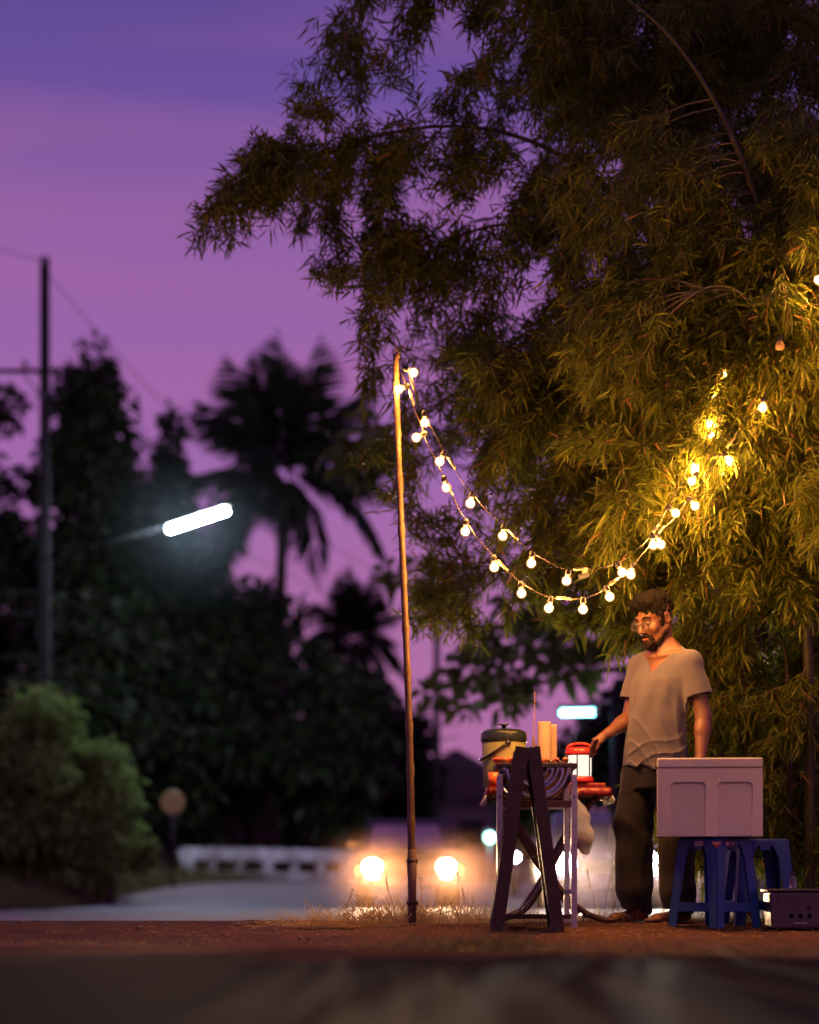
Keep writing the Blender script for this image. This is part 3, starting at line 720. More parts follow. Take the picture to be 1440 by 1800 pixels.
REG = [
    ([(1120, 960), (1180, 640), (1400, 600), (1400, 900), (1250, 1000)], (12.60, 12.78), 80, 46),
    ([(335, 425), (380, 340), (450, 250), (500, 300), (480, 400), (400, 435)], (14.9, 15.9), 16, 28),  # outline of where branch tips end up, depth range, number of branches, sprays per branch, spread
    ([(560, -60), (640, 90), (560, 130), (455, 225), (420, 300), (345, 410), (560, 400), (800, 330), (1000, 300), (1000, -60)], (14.6, 16.3), 66, 34),
    ([(520, 440), (560, 545), (640, 600), (760, 640), (900, 640), (1000, 520), (1010, 300), (700, 330)], (14.6, 16.4), 60, 34),
    ([(640, 640), (600, 760), (700, 960), (740, 1130), (900, 1120), (1000, 1090), (1010, 640), (800, 600)], (15.4, 18.0), 66, 28),
    ([(800, 640), (840, 900), (960, 1080), (1090, 1130), (1150, 1000), (1150, 600), (900, 600)], (13.5, 15.4), 115, 38),
    ([(900, -60), (950, 300), (1500, 330), (1500, -60)], (13.8, 16.2), 135, 42),
    ([(950, 300), (960, 620), (1500, 640), (1500, 300)], (12.7, 15.0), 120, 44),
    ([(980, 560), (1000, 1000), (1100, 1060), (1500, 1130), (1500, 560)], (12.66, 14.4), 240, 46),
    ([(1075, 1090), (1110, 1300), (1160, 1560), (1500, 1600), (1500, 1060)], (13.0, 14.8), 150, 42),
    ([(1330, 250), (1360, 560), (1400, 1000), (1500, 1000), (1500, 250)], (12.35, 12.8), 46, 38),
    ([(960, -60), (960, 900), (1500, 1500), (1500, -60)], (15.0, 17.5), 150, 40),
]
def bamboo():
    g = np.random.default_rng(71); base = Vector((2.2, 14.2, zg(14.2)))
    t = thing('bamboo_clump', 'large arching bamboo clump lit yellow by string lights behind the man', 'bamboo', base)
    tt = np.linspace(.22, 1, 60); CP = np.stack([bezn(c, tt) for c in CULMS])         # (nc,60,3)
    tips = []; spr = []
    for poly, (y0, y1), nb, ns in REG:
        P = np.array(poly, float); got = 0
        while got < nb:
            px = g.uniform(P[:, 0].min(), P[:, 0].max(), 200); py = g.uniform(P[:, 1].min(), P[:, 1].max(), 200)
            ok = np.nonzero(in_poly(px, py, poly))[0][:nb - got]
            for i in ok:
                y = g.uniform(y0, y1); tips.append(tuple(W(px[i], py[i], y))); spr.append(ns)
            got += len(ok)
    tips = np.array(tips); spr = np.array(spr)
    # each branch leaves the culm that passes nearest, a little above its tip
    d = np.linalg.norm(CP[None] - (tips + np.array([.25, .15, .25]))[:, None, None], axis=-1)
    flat = d.reshape(len(tips), -1).argmin(1); ci, si = flat // 60, flat % 60
    root = CP[ci, si]; ln = np.linalg.norm(tips - root, axis=1)
    far = ln > 1.8; root[far] = tips[far] + (root[far] - tips[far]) * (1.8 / ln[far])[:, None]
    near = ln < .35; root[near] = tips[near] + np.array([.3, .15, .2])
    V_ = {k: [] for k in range(len(CULMS))}; TW = {k: MB() for k in range(len(CULMS))}
    for b in range(len(tips)):
        a, e = root[b], tips[b]; L = np.linalg.norm(e - a); mid = (a + e) / 2 + np.array([0, 0, .22 * L]) + g.normal(size=3) * .05
        n = int(spr[b] * 1.15); u = g.uniform(.18, 1, n) ** .8; u = u[:, None]
        pos = (1 - u) ** 2 * a + 2 * u * (1 - u) * mid + u ** 2 * e; tan = nrm(2 * (1 - u) * (mid - a) + 2 * u * (e - mid))
        # twigs
        off = nrm(tan * .8 + g.normal(size=(n, 3)) * .75 + np.array([0, 0, -.15])) * (g.uniform(.03, .22, n) * (1.15 - .7 * u[:, 0]))[:, None]
        tp = pos + off; td = nrm(off * 3 + tan * .5 + np.array([0, 0, -.28 if e[1] < 14.5 else .0]) + g.normal(size=(n, 3)) * (.45 if e[1] < 14.5 else .6))
        m = 7; ax = np.repeat(td, m, 0); k = np.tile(np.arange(m), n)
        side = nrm(np.cross(ax, g.normal(size=ax.shape) * .5 + np.array([0, .6, .8]))) * np.where(k % 2, 1, -1)[:, None]
        lp = np.repeat(tp, m, 0) - ax * ((k - 1.5) * .014)[:, None]
        ang = np.where(k == 0, .05, g.uniform(.35, 1.0, len(k)))[:, None]
        D = ax * np.cos(ang) + side * np.sin(ang) + g.normal(size=ax.shape) * .13
        LL = g.uniform(.045, .118, len(k)) * float(np.clip(e[1] / 12.8, 1, 1.25)); keep = g.random(len(k)) > .08
        vv = leaf_arrays(lp, D, LL, LL * .105 + .001, g.uniform(.0, .45, len(k)) * (1 if e[1] < 14.5 else .6), g)
        V_[ci[b]].append(vv[keep])
        w = TW[ci[b]]; q = [Vector(a), Vector(mid), Vector(e)]
        w.tube(bez(q, 6), [.005, .0045, .004, .0035, .003, .0022, .0012], 4, caps=False)
        for s in range(0, n, 3): w.tube([pos[s], tp[s]], [.0016, .001], 3, caps=False)
    tot = 0
    for k, c in enumerate(CULMS):
        pts = bezn(c, np.linspace(0, 1, 40)) - np.array(base); pts[0, 2] -= .05
        r0 = .034 if c[3][2] > 3 else .024; rs = []
        for i in range(40): rs.append(r0 * (1 - .9 * i / 39) * (1.12 if i % 3 == 0 else 1))
        o = MB().tube([Vector(p) for p in pts], rs, 9).build('culm', m_culm, t, smooth=True)
        if V_[k]:
            vv = np.concatenate(V_[k]) - np.array(base); tot += len(vv)
            f = link_mesh(leaf_mesh('foliage', vv), 'foliage', lf_bam, o); f['kind'] = 'stuff'
            w = TW[k]; w.v = [tuple(Vector(p) - base) for p in w.v]; z = w.build('branch', m_twig, o, smooth=True); z['kind'] = 'stuff'
    print('bamboo leaves', tot)
bamboo()

# ------------------------------------------------------------------ bamboo pole and the string lights
m_pole = mat('dry_bamboo', (.15, .088, .034), .5, var=.45, scale=11, bump=.25, bscale=30)
m_glow = emat('bulb_core', (1.0, .41, .095), 950)
m_glow2 = emat('bulb_core_dim', (1.0, .39, .085), 760); m_glow3 = emat('bulb_core_bright', (1.0, .43, .105), 1300)
m_shell = bpy.data.materials.new('amber_halo_glass'); m_shell.use_nodes = True; _t = m_shell.node_tree; _t.nodes.clear()
_o = _t.nodes.new('ShaderNodeOutputMaterial'); _a = _t.nodes.new('ShaderNodeAddShader'); _e = _t.nodes.new('ShaderNodeEmission'); _p = _t.nodes.new('ShaderNodeBsdfTransparent')
_e.inputs['Color'].default_value = (1.0, .46, .12, 1); _e.inputs['Strength'].default_value = .42; _p.inputs['Color'].default_value = (1, .93, .82, 1)  # faint emission in the shell paints an amber halo round the core
_t.links.new(_e.outputs[0], _a.inputs[0]); _t.links.new(_p.outputs[0], _a.inputs[1]); _t.links.new(_a.outputs[0], _o.inputs['Surface'])
m_cord = mat('lamp_cord', (.035, .022, .016), .5, var=.4, scale=30)
m_tape = mat('pale_tape', (.30, .25, .16), .5)
PY = 12.2
top = W(700, 622, PY); bot = W(724, 1622, PY); bot.z = zg(PY) - .06
pole = thing('bamboo_pole', 'tall thin bamboo pole holding up the string lights', 'pole', (bot.x, PY, zg(PY)))
pts = []; rs = []; n = 66; rel = bot.copy(); rel.z = zg(PY)
node = [.03, .115, .20, .285, .365, .45, .535, .615, .70, .78, .865, .945]
for i in range(n + 1):
    t = i / n; p = bot.lerp(top, t) - rel; p.x += .012 * math.sin(t * 5.0) ; pts.append(p); r = .0195 - .005 * t
    if any(abs(t - q) < .0085 for q in node): r *= 1.22
    rs.append(r)
MB().tube(pts, rs, 12).build('culm', m_pole, pole, smooth=True)
for dx, dh in ((-.010, .11), (-.003, .06), (.006, .035)):
    e = top - rel; MB().raw([(e.x + dx - .004, -.006, e.z - .02), (e.x + dx + .006, -.006, e.z - .02), (e.x + dx + .001, .002, e.z + dh * .6), (e.x + dx, .010, e.z - .02)], [(0, 1, 2), (1, 3, 2), (3, 0, 2), (0, 3, 1)]).build('split_tip', m_pole, pole)
MB().tube([(.004, -.045, -.05), (.006, -.045, .39)], .019, 10).build('stake', mat('dark_stake', (.17, .10, .06), .7, bump=.3), pole, smooth=True)
for z in (.12, .33): MB().lathe([(.03, -.012), (.036, 0), (.03, .012)], (.003, -.02, z), 14, sq=(.85, 1.35)).build('binding', m_cord, pole, smooth=True)

def strand(label, bulbs, start, end_pts, hang):
    """bulbs: (px, py, depth, hang direction dx, dz in px) of each glass globe"""
    t = thing('string_light', label, 'string lights', (start.x, start.y, start.z), 0, 'two strands of string lights'); o = start
    socks = []
    for px, py, y, dx, dz in bulbs:
        c = W(px, py, y); s = W(px + dx, py + dz, y); socks.append((c, s))
    path = [start] + [s for c, s in socks] + end_pts
    pp = []
    for i in range(len(path) - 1):
        a, b = path[i], path[i + 1]; sag = .045 * (b - a).length
        for k in range(6):
            u = k / 6; q = a.lerp(b, u); q.z -= sag * 4 * u * (1 - u); q.x += .004 * math.sin(i * 2.1 + k); pp.append(q - o)
    pp.append(path[-1] - o)
    MB().tube(pp, .0026, 6).build('cord', m_cord, t, smooth=True)
    for i, (c, s) in enumerate(socks):
        px = bulbs[i][0]
        d = (s - c).normalized()
        if i == 0 or True:
            g = BULB_ME[0] if BULB_ME else None
        b = MB(); M = rot_to(d)
        b.lathe([(0, -.026), (.010, -.0245), (.0185, -.0185), (.0245, -.009), (.026, 0), (.0245, .009), (.0185, .0185), (.013, .024), (.011, .027)], (0, 0, 0), 14, m=M)
        bo = b.build('bulb', m_shell, t, smooth=True); bo.location = c - o
        MB().sphere((0, 0, 0), .0172, 12, 8).build('filament', [m_glow, m_glow2, m_glow3][(i * 7 + int(px)) % 3], bo, smooth=True)
        so = MB().lathe([(.012, .026), (.0145, .030), (.0145, .052), (.008, .060), (.003, .062)], (0, 0, 0), 10, m=M).build('socket', m_wire, bo, smooth=True)
        if i % 2 == 0:
            e = (path[i + 2] - path[i + 1]).normalized() if i + 2 < len(path) else d
            a = s - o; MB().tube([a + e * .03, a + e * .10 - V(0, 0, .006)], [.0085, .006], 6).build('cord_wrap', m_tape, t, smooth=True)
    return t
BULB_ME = []
def dp(px): return float(np.interp(px, [690, 800, 1050, 1150, 1230, 1300, 1440], [12.16, 12.0, 11.85, 12.15, 12.51, 12.54, 12.5]))
def bl2(l): return [(x, y, dp(x) + (.16 if x > 1200 else 0), dx, dz) for x, y, dx, dz in l]
def bl(l): return [(x, y, dp(x), dx, dz) for x, y, dx, dz in l]
topA = W(703, 640, 12.17)
upper = bl2([(727, 655, -11, -6), (747, 743, -1, -19), (773, 811, 9, -16), (827, 885, 3, -19), (884, 942, 2, -19), (934, 990, 2, -19), (996, 1021, 4, -19), (1094, 1006, -9, -16), (1149, 958, -3, -19), (1188, 902, -14, -10), (1222, 824, -8, -18), (1249, 746, -9, -14), (1262, 684, -6, -18), (1274, 657, -5, -18), (1258, 700, 8, -16), (1216, 846, 10, -16), (1251, 764, 10, -14)])
strand('upper string of warm globe bulbs from the pole tip to the bamboo', upper, topA, [W(1300, 600, 12.7)], 0)
lower = bl([(701, 684, 16, -6), (732, 769, 14, -6), (785, 857, -5, -19), (818, 934, 2, -19), (869, 997, -1, -19), (917, 1043, -2, -19), (965, 1069, 4, -19), (1025, 1071, 0, -19), (1072, 1049, -6, -16), (1109, 1010, 4, -18), (1162, 957, -8, -17), (1222, 889, -12, -14), (1283, 811, -12, -16), (1341, 717, 2, -19)])
strand('lower string of warm globe bulbs sagging deepest beside the man', lower, W(704, 655, 12.17), [W(1400, 600, 12.6)], 0)
side = [(1439, 492, 12.35, 10, -16)] + [(1488 + 7 * k, 570 + 130 * math.sin(k * .155) + 8 * k, (12.45 - .10 * k if k < 5 else 12.1 - .15 * k), 2 if k % 2 else -5, -19) for k in (0, 2, 4, 6, 8, 10, 13, 16, 19)]
s3 = strand('third string of bulbs, only one bulb showing at the right edge', side, W(1415, 430, 12.6), [W(1640, 640, 9.2)], 0); s3['group'] = 'strand at the right edge'
ctrl = tag(MB().box(W(1026, 1012, 12.05), (.055, .02, .022), m=Matrix.Rotation(R(-12), 3, 'Y')).build('cord_adapter', m_wire, bevel=.004), 'small black cord adapter hanging on the upper string above the man', 'adapter')
MB().box(W(1029, 1004, 12.045), (.026, .004, .03), m=Matrix.Rotation(R(10), 3, 'Y')).build('paper_tag', m_tape, ctrl)
dead = thing('dead_bulb', 'unlit orange-brown globe bulb among the bamboo leaves at right', 'bulb', W(1371, 608, 12.4))
MB().lathe([(0, -.026), (.0185, -.0185), (.026, 0), (.0185, .0185), (.011, .027)], (0, 0, 0), 14).build('glass', mat('unlit_bulb_glass', (.45, .28, .14), .15), dead, smooth=True)
MB().lathe([(.012, .026), (.0145, .03), (.0145, .052), (.003, .06)], (0, 0, 0), 10).build('socket', m_wire, dead, smooth=True)

# ------------------------------------------------------------------ the folding table and its cloth
m_alu = mat('aluminium_tube', (.55, .53, .52), .38, metal=.85, var=.25, scale=16, bump=.1)
m_brownsteel = mat('brown_painted_steel', (.10, .045, .03), .4, var=.4, scale=10, metal=.2)
m_redcloth = mat('red_plastic_cloth', (.22, .012, .012), .35, var=.3, scale=6)
m_clear = mat('clear_plastic_fringe', (.75, .72, .70), .15, var=.1, spec=.8)
TZ = .70; tx0, tx1, ty0, ty1 = .42, 1.015, 12.42, 13.0; tc = ((tx0 + tx1) / 2, (ty0 + ty1) / 2)
tb = thing('folding_table', 'small folding table with crossed brown legs behind the grill', 'table', (tc[0], tc[1], 0))
hw, hd = (tx1 - tx0) / 2, (ty1 - ty0) / 2
MB().box((0, 0, TZ - .012), (2 * hw - .01, 2 * hd - .01, .022)).build('tabletop', mat('plywood', (.35, .22, .12), .6), tb, bevel=.004)
for s in (-1, 1):
    y = s * (hd - .05)
    MB().tube(smooth_path([(-.25, y, TZ - .03), (-.14, y, .50), (-.02, y, .30), (.0, y, .27), (-.06, y, .16), (-.14, y, .065), (-.27, y, .022)], 4), .015, 9).build('leg', m_brownsteel, tb, smooth=True)
    MB().tube(smooth_path([(.25, y + .035, TZ - .03), (.13, y + .035, .50), (.02, y + .035, .30), (.02, y + .035, .25), (.10, y + .035, .14), (.2, y + .035, .06), (.30, y + .035, .022)], 4), .015, 9).build('leg', m_brownsteel, tb, smooth=True)
for x, z in ((-.2, .05), (.2, .05), (0, .285)): MB().tube([(x, -hd + .05, z), (x, hd - .02, z)], .010, 8).build('stretcher', m_brownsteel, tb, smooth=True)
cl = thing('tablecloth', 'red plastic cloth with a shiny scalloped fringe on the folding table', 'tablecloth', (tc[0], tc[1], TZ))
MB().box((0, 0, .006), (2 * hw + .03, 2 * hd + .03, .008)).build('sheet', m_redcloth, cl, bevel=.003)
def skirt(n, a, b):
    m = MB(); a, b = Vector(a), Vector(b); d = (b - a); nn = V(d.y, -d.x, 0).normalized(); vs = []; fs = []
    for i in range(n + 1):
        u = i / n; q = a + d * u + nn * (.004 * math.sin(i * 1.3) + .003); h = .032 + .010 * math.sin(i * 2.7) + (.008 if i % 2 else 0)
        vs += [q + V(0, 0, .004), q + V(0, 0, -h * .5) + nn * .006 * math.cos(i * 1.3), q + V(0, 0, -h)]
    for i in range(n):
        for k in (0, 1): fs.append((i * 3 + k, i * 3 + 3 + k, i * 3 + 4 + k, i * 3 + 1 + k))
    return m.raw(vs, fs)
e1, e2 = hw + .015, hd + .015
for a, b in (((-e1, -e2, 0), (e1, -e2, 0)), ((e1, -e2, 0), (e1, e2, 0)), ((e1, e2, 0), (-e1, e2, 0)), ((-e1, e2, 0), (-e1, -e2, 0))):
    o = skirt(44, a, b).build('valance', m_redcloth, cl, smooth=True); sd = o.modifiers.new('thick', 'SOLIDIFY'); sd.thickness = .002
    fr = MB(); A, B = Vector(a), Vector(b)
    if abs(A.y - B.y) < .01: continue
    for i in range(60):
        q = A.lerp(B, (i + random.random()) / 60); nn = V((B - A).y, -(B - A).x, 0).normalized(); ph = i * 1.7
        fr.tube([q + nn * .012 + V(0, 0, -.035), q + nn * (.02 + .006 * math.sin(ph)) + V(0, 0, -.056), q + nn * (.014 + .01 * math.cos(ph)) + V(0, 0, -.064 - .012 * math.sin(ph * 2))], [.0025, .003, .001], 5)
    fr.build('fringe', m_clear, cl, smooth=True)['kind'] = 'stuff'
ZT = TZ + .011

# cooler jug
m_jug = mat('olive_cream_plastic', (.29, .31, .085), .4, var=.12, scale=5)
m_lid = mat('dark_green_plastic', (.018, .028, .020), .22, var=.2, scale=8)
jx = W(886, 1300, 12.68); jug = thing('cooler_jug', 'olive cream cooler jug with dark green lid and hanging handle', 'jug', (jx.x, 12.68, ZT))
MB().lathe([(0, 0), (.100, 0), (.106, .006), (.112, .12), (.116, .245), (.114, .25)], (0, 0, 0), 32).build('body', m_jug, jug, smooth=True)
ld = MB().lathe([(.119, .245), (.121, .25), (.121, .288), (.116, .298), (.095, .309), (.05, .315), (0, .317)], (0, 0, 0), 32).build('lid', m_lid, jug, smooth=True)
MB().lathe([(.012, .315), (.011, .330), (.030, .333), (.031, .340), (.0, .343)], (0, 0, 0), 18).build('knob', m_lid, ld, smooth=True)
hd_ = MB(); hp = []
for i in range(19):
    a = math.pi * i / 18; hp.append(V(math.cos(a) * .124, 0, 0) + V(0, -math.sin(a) * .124, -math.sin(a) * .085))
RM = Matrix.Rotation(R(-82), 3, 'Z')
hd_.tube([RM @ p + V(0, 0, .235) for p in hp], .0075, 8).build('handle', m_lid, jug, smooth=True)
for s in (-1, 1): MB().sphere(RM @ V(s * .118, 0, 0) + V(0, 0, .235), .017, 10, 8).build('pivot', m_lid, jug, smooth=True)

# orange bowl, black tray
ob = W(893, 1322, 12.5); m_or = mat('orange_plastic', (.75, .16, .03), .35, var=.12)
bw = thing('orange_bowl', 'orange plastic bowl on a stand in front of the cooler jug', 'bowl', (ob.x, 12.50, ZT))
MB().lathe([(.0, .09), (.028, .09), (.05, .105), (.078, .135), (.084, .152), (.080, .152), (.06, .118), (.02, .098), (0, .097)], (0, 0, 0), 28).build('bowl', m_or, bw, smooth=True)
MB().lathe([(.055, 0), (.058, .004), (.030, .03), (.024, .06), (.03, .091)], (0, 0, 0), 20).build('foot', m_or, bw, smooth=True)
cu = W(868, 1358, 12.5); tag(MB().lathe([(0, 0), (.026, 0), (.032, .075), (.029, .075), (.024, .006), (0, .006)], (cu.x, 12.46, ZT), 20).build('orange_cup', m_or, smooth=True), 'small orange cup at the left corner of the red table', 'cup')
tr = W(955, 1328, 12.6); ty = thing('food_tray', 'black tray on the table between jug and lantern', 'tray', (tr.x + .01, 12.66, ZT))
m_tr = mat('black_enamel', (.025, .025, .035), .25, var=.2)
MB().box((0, 0, .006), (.26, .22, .012)).build('base', m_tr, ty, bevel=.004)
for s in (-1, 1):
    MB().box((s * .128, 0, .075), (.008, .22, .13)).build('side', m_tr, ty, bevel=.003); MB().box((0, s * .106, .0755), (.246, .008, .13)).build('side', m_tr, ty, bevel=.003)
# paper rolls, fan and stick
m_paper = mat('kitchen_paper', (.60, .42, .28), .9, var=.12, bump=.3, bscale=120)
for px, py0, r, hh, yy, lab in ((957, 1269, .036, .22, 12.86, 'taller roll of paper standing on the table behind the black tray'), (972, 1274, .022, .20, 12.92, 'thinner roll of paper right of the taller roll')):
    q = W(px, py0, yy); z1 = q.z; rt = thing('paper_roll', lab, 'paper roll', (q.x, yy, ZT), 0, 'paper rolls on the table'); H = z1 - ZT
    MB().lathe([(.012, 0), (r, 0), (r * 1.02, .01), (r, H * .5), (r * 1.01, H - .01), (r * .97, H), (.012, H)], (0, 0, 0), 24).build('paper', m_paper, rt, smooth=True)
    MB().lathe([(.009, -.0), (.0118, -.0), (.0118, H + .002), (.009, H + .002)], (0, 0, 0), 14).build('core', mat('cardboard', (.3, .2, .12), .9), rt, smooth=True)
fx = W(938, 1310, 12.76); z_t = W(938, 1216, 12.76).z; z_p = W(938, 1262, 12.76).z
fan = thing('hand_fan', 'flat brown hand fan with a long thin stick standing on the table', 'fan', (fx.x, 12.76, ZT))
MB().box((0, 0, .13 + .02), (.018, .15, .26), top=(.5, .7)).build('blade', mat('woven_bamboo', (.36, .20, .10), .8, bump=.6, bscale=90), fan, bevel=.004)
MB().tube([(-.006, 0, .0), (.0, 0, .2), (.007, 0, z_t - ZT)], [.004, .0035, .0022], 6).build('stick', mat('skewer_wood', (.30, .14, .07), .7), fan, smooth=True)
# battery lantern
lq = W(1021, 1366, 12.4); LX = lq.x; rt_ = tag(MB().box((LX + .03, 12.50, ZT + .0105), (.20, .17, .02)).build('red_tray', mat('dull_red_plastic', (.35, .04, .03), .5), bevel=.005), 'low red tray on the table under the lantern', 'tray')
lan = thing('lantern', 'lit camping lantern with red top and handle under the man\'s hand', 'lantern', (LX, 12.47, ZT + .0215)); lan.scale = (1.16, 1.16, 1.2); lh = W(1021, 1313, 12.47).z - ZT
m_red = mat('red_plastic', (.62, .035, .025), .3, var=.1)
MB().lathe([(0, 0), (.060, 0), (.064, .008), (.060, .024), (.050, .028), (0, .028)], (0, 0, 0), 26).build('base', m_red, lan, smooth=True)
MB().lathe([(.0, .029), (.050, .029), (.052, .05), (.052, .118), (0, .118)], (0, 0, 0), 26).build('diffuser', emat('lantern_glow', (1.0, .88, .72), 1.15), lan, smooth=True)
for k in range(6):
    a = k * math.pi / 3 + .25; MB().tube([(.057 * math.cos(a), .057 * math.sin(a), .024), (.057 * math.cos(a), .057 * math.sin(a), .122)], .0032, 6).build('guard_bar', m_tr, lan, smooth=True)
lc = MB().lathe([(0, .119), (.062, .119), (.066, .126), (.062, .142), (.045, .152), (.0, .156)], (0, 0, 0), 26).build('cap', m_red, lan, smooth=True)
MB().tube([V(-.055, 0, .14)] + [V(-.055 * math.cos(math.pi * i / 10), 0, .148 + .022 * math.sin(math.pi * i / 10)) for i in range(11)] + [V(.055, 0, .14)], .006, 8).build('handle', m_red, lan, smooth=True)

# ------------------------------------------------------------------ half-drum grill on an aluminium frame
GY0, GY1 = 11.98, 12.36; s_ = F_PX / GY0
gx0, gx1 = (876 - 720) / s_, (1012 - 720) / s_; gcx = (gx0 + gx1) / 2; GZ = W(0, 1344, GY0).z; gb = zg(12.1)
gr = thing('grill_cart', 'charcoal grill made of a half steel drum on an aluminium stand', 'grill', (gcx, 12.17, gb)); gz = GZ - gb
m_poly = mat('polished_steel', (.55, .55, .58), .14, metal=1, var=.2, scale=12, bump=.06, bscale=25)
m_soot = mat('sooty_steel', (.10, .085, .08), .5, metal=.6, var=.5, scale=9)
rad = (gx1 - gx0) / 2 - .012; f0, f1 = GY0 - 12.17 + .012, GY1 - 12.17 - .012
prof = [(0, 0), (.25, 0), (.28, -.010), (.33, -.010), (.36, 0), (.52, .002), (.55, -.010), (.61, -.012), (.64, 0), (.80, .002), (.83, -.012), (.90, -.012), (.93, 0), (1.0, .004)]
MXm = Matrix.Rotation(R(90), 3, 'X')
def endcap(y, sgn):
    return MB().lathe([(r * rad, z * sgn) for r, z in prof], (0, y, gz - .012), 30, m=MXm, a0=-math.pi, a1=0)
d1 = endcap(f0, -1).build('end_plate', m_poly, gr, smooth=True); endcap(f1, 1).build('end_plate', m_soot, gr, smooth=True)
sh = MB().lathe([(rad + .001, -f1), (rad + .001, -f0)], (0, 0, gz - .012), 30, m=MXm, a0=-math.pi, a1=0).build('drum_shell', m_soot, gr, smooth=True); so = sh.modifiers.new('thick', 'SOLIDIFY'); so.thickness = .003
for a, b in (((-rad - .012, f0 - .01), (rad + .012, f0 - .01)), ((rad + .012, f0 - .01), (rad + .012, f1 + .01)), ((rad + .012, f1 + .01), (-rad - .012, f1 + .01)), ((-rad - .012, f1 + .01), (-rad - .012, f0 - .01))):
    MB().bar((a[0], a[1], gz - .004), (b[0], b[1], gz - .004), .022, .022).build('rim_bar', m_soot, gr, bevel=.003)
for k in range(17):
    x = -rad + .01 + k * (2 * rad - .02) / 16; MB().tube([(x, f0, gz + .010), (x, f1, gz + .010)], .0028, 6).build('grate_rod', m_soot, gr, smooth=True)
em = emat('ember_glow', (1.0, .22, .03), 9.0); cg = np.random.default_rng(5)
coal_m = mat('charcoal', (.02, .018, .017), .9)
for k in range(34):
    x, y = cg.uniform(-rad * .72, rad * .72), cg.uniform(f0 + .03, f1 - .03); r = cg.uniform(.012, .022)
    MB().sphere((x, y, gz - .085 + cg.uniform(-.015, .012)), (r * 1.3, r, r * .8), 6, 4, m=Matrix.Rotation(cg.uniform(0, 3), 3, 'Z')).build('coal', em if cg.random() < .5 else coal_m, gr)
fx_, bx_ = .181, .185
for x in (-1, 1):
    MB().box((x * .184, f0 - .012, (gz - .05) / 2), (.030, .022, gz - .05)).build('leg', m_alu, gr, bevel=.002)
    MB().box((x * .172, f1 + .012, (gz - .05) / 2), (.028, .022, gz - .05)).build('leg', m_alu, gr, bevel=.002)
    MB().bar((x * .184, f0 - .001, .18), (x * .172, f1, .18), .022, .022).build('side_rail', m_alu, gr, bevel=.002)
    MB().bar((x * .184, f0 - .001, .62), (x * .172, f1, .62), .022, .022).build('side_rail', m_alu, gr, bevel=.002)
    for z in (.70, .46): MB().lathe([(0, -.004), (.005, -.003), (.005, 0), (0, 0)], (x * .184, f0 - .024, z - .05), 8, m=MXm).build('bolt', m_soot, gr)
zb = W(0, 1413, GY0).z - gb; zl = W(0, 1611, GY0).z - gb
MB().box((0, f0 - .012, zb), (.338, .020, .034)).build('cross_rail', m_brownsteel, gr, bevel=.002)
MB().box((0, f0 - .012, zl), (.338, .018, .024)).build('cross_rail', m_brownsteel, gr, bevel=.002)
MB().box((0, f1 + .012, zb), (.315, .018, .03)).build('cross_rail', m_alu, gr, bevel=.002)
# sausages and meat on the grate
m_meat = mat('grilled_meat', (.42, .12, .04), .35, var=.5, scale=30, bump=.5)
fg = np.random.default_rng(8); GW = Vector((gcx, 12.17, gb))
names = ['leftmost', 'second', 'third', 'fourth', 'fifth', 'sixth', 'rightmost']
for k in range(7):
    x = -.150 + k * .05 + fg.uniform(-.006, .006); y = fg.uniform(-.02, .02)
    sk = thing('meat_skewer', f'{names[k]} of the row of grilled meat skewers on the grill', 'skewer', GW + V(x, y, gz + .0135), fg.uniform(-.15, .15), 'meat skewers on the grill')
    MB().tube([(0, -.185, .010), (0, .13, .012)], .0022, 5).build('stick', mat('skewer_wood', (.30, .14, .07), .7), sk, smooth=True)
    for j in range(4):
        r = fg.uniform(.012, .017); MB().sphere((fg.uniform(-.003, .003), -.11 + j * .045, r * .85), (r, .024, r * .9), 10, 6).build('meat_piece', m_meat, sk, smooth=True)

# plastic bag on the frame
bq = W(1026, 1458, 12.3)
def bag():
    s = SDF((-.08, -.07, -.17), (.08, .07, .19), .005)
    s.ell((0.005, 0, -.03), (.048, .036, .095), k=.02).ell((-.008, 0, .06), (.026, .024, .06), k=.03).cone((-.015, 0, .10), (-.035, 0, .155), .012, .004, k=.015)
    s.displace(lambda P: wav(P, 12, .004, 60) + wav(P, 13, .003, 120))
    t = thing('plastic_bag', 'tied translucent plastic bag hanging from the right side of the table', 'bag', bq)
    m = leafmat('thin_white_plastic', (.80, .74, .68), (.85, .80, .74), transl=.8, rough=.25)
    sdf_obj(s, 'bag', m, t)
    s2 = SDF((-.06, -.05, -.15), (.06, .05, .03), .006); s2.ell((.0, 0, -.065), (.038, .026, .05), k=.01); s2.displace(lambda P: wav(P, 15, .006, 50))
    sdf_obj(s2, 'contents', mat('brown_rubbish', (.12, .06, .04), .8), t)
    MB().tube(smooth_path([(-.035, 0, .15), (-.03, 0, .20), (-.05, .02, .235)], 4), .003, 6).build('tie', m_clear, t, smooth=True)
bag()

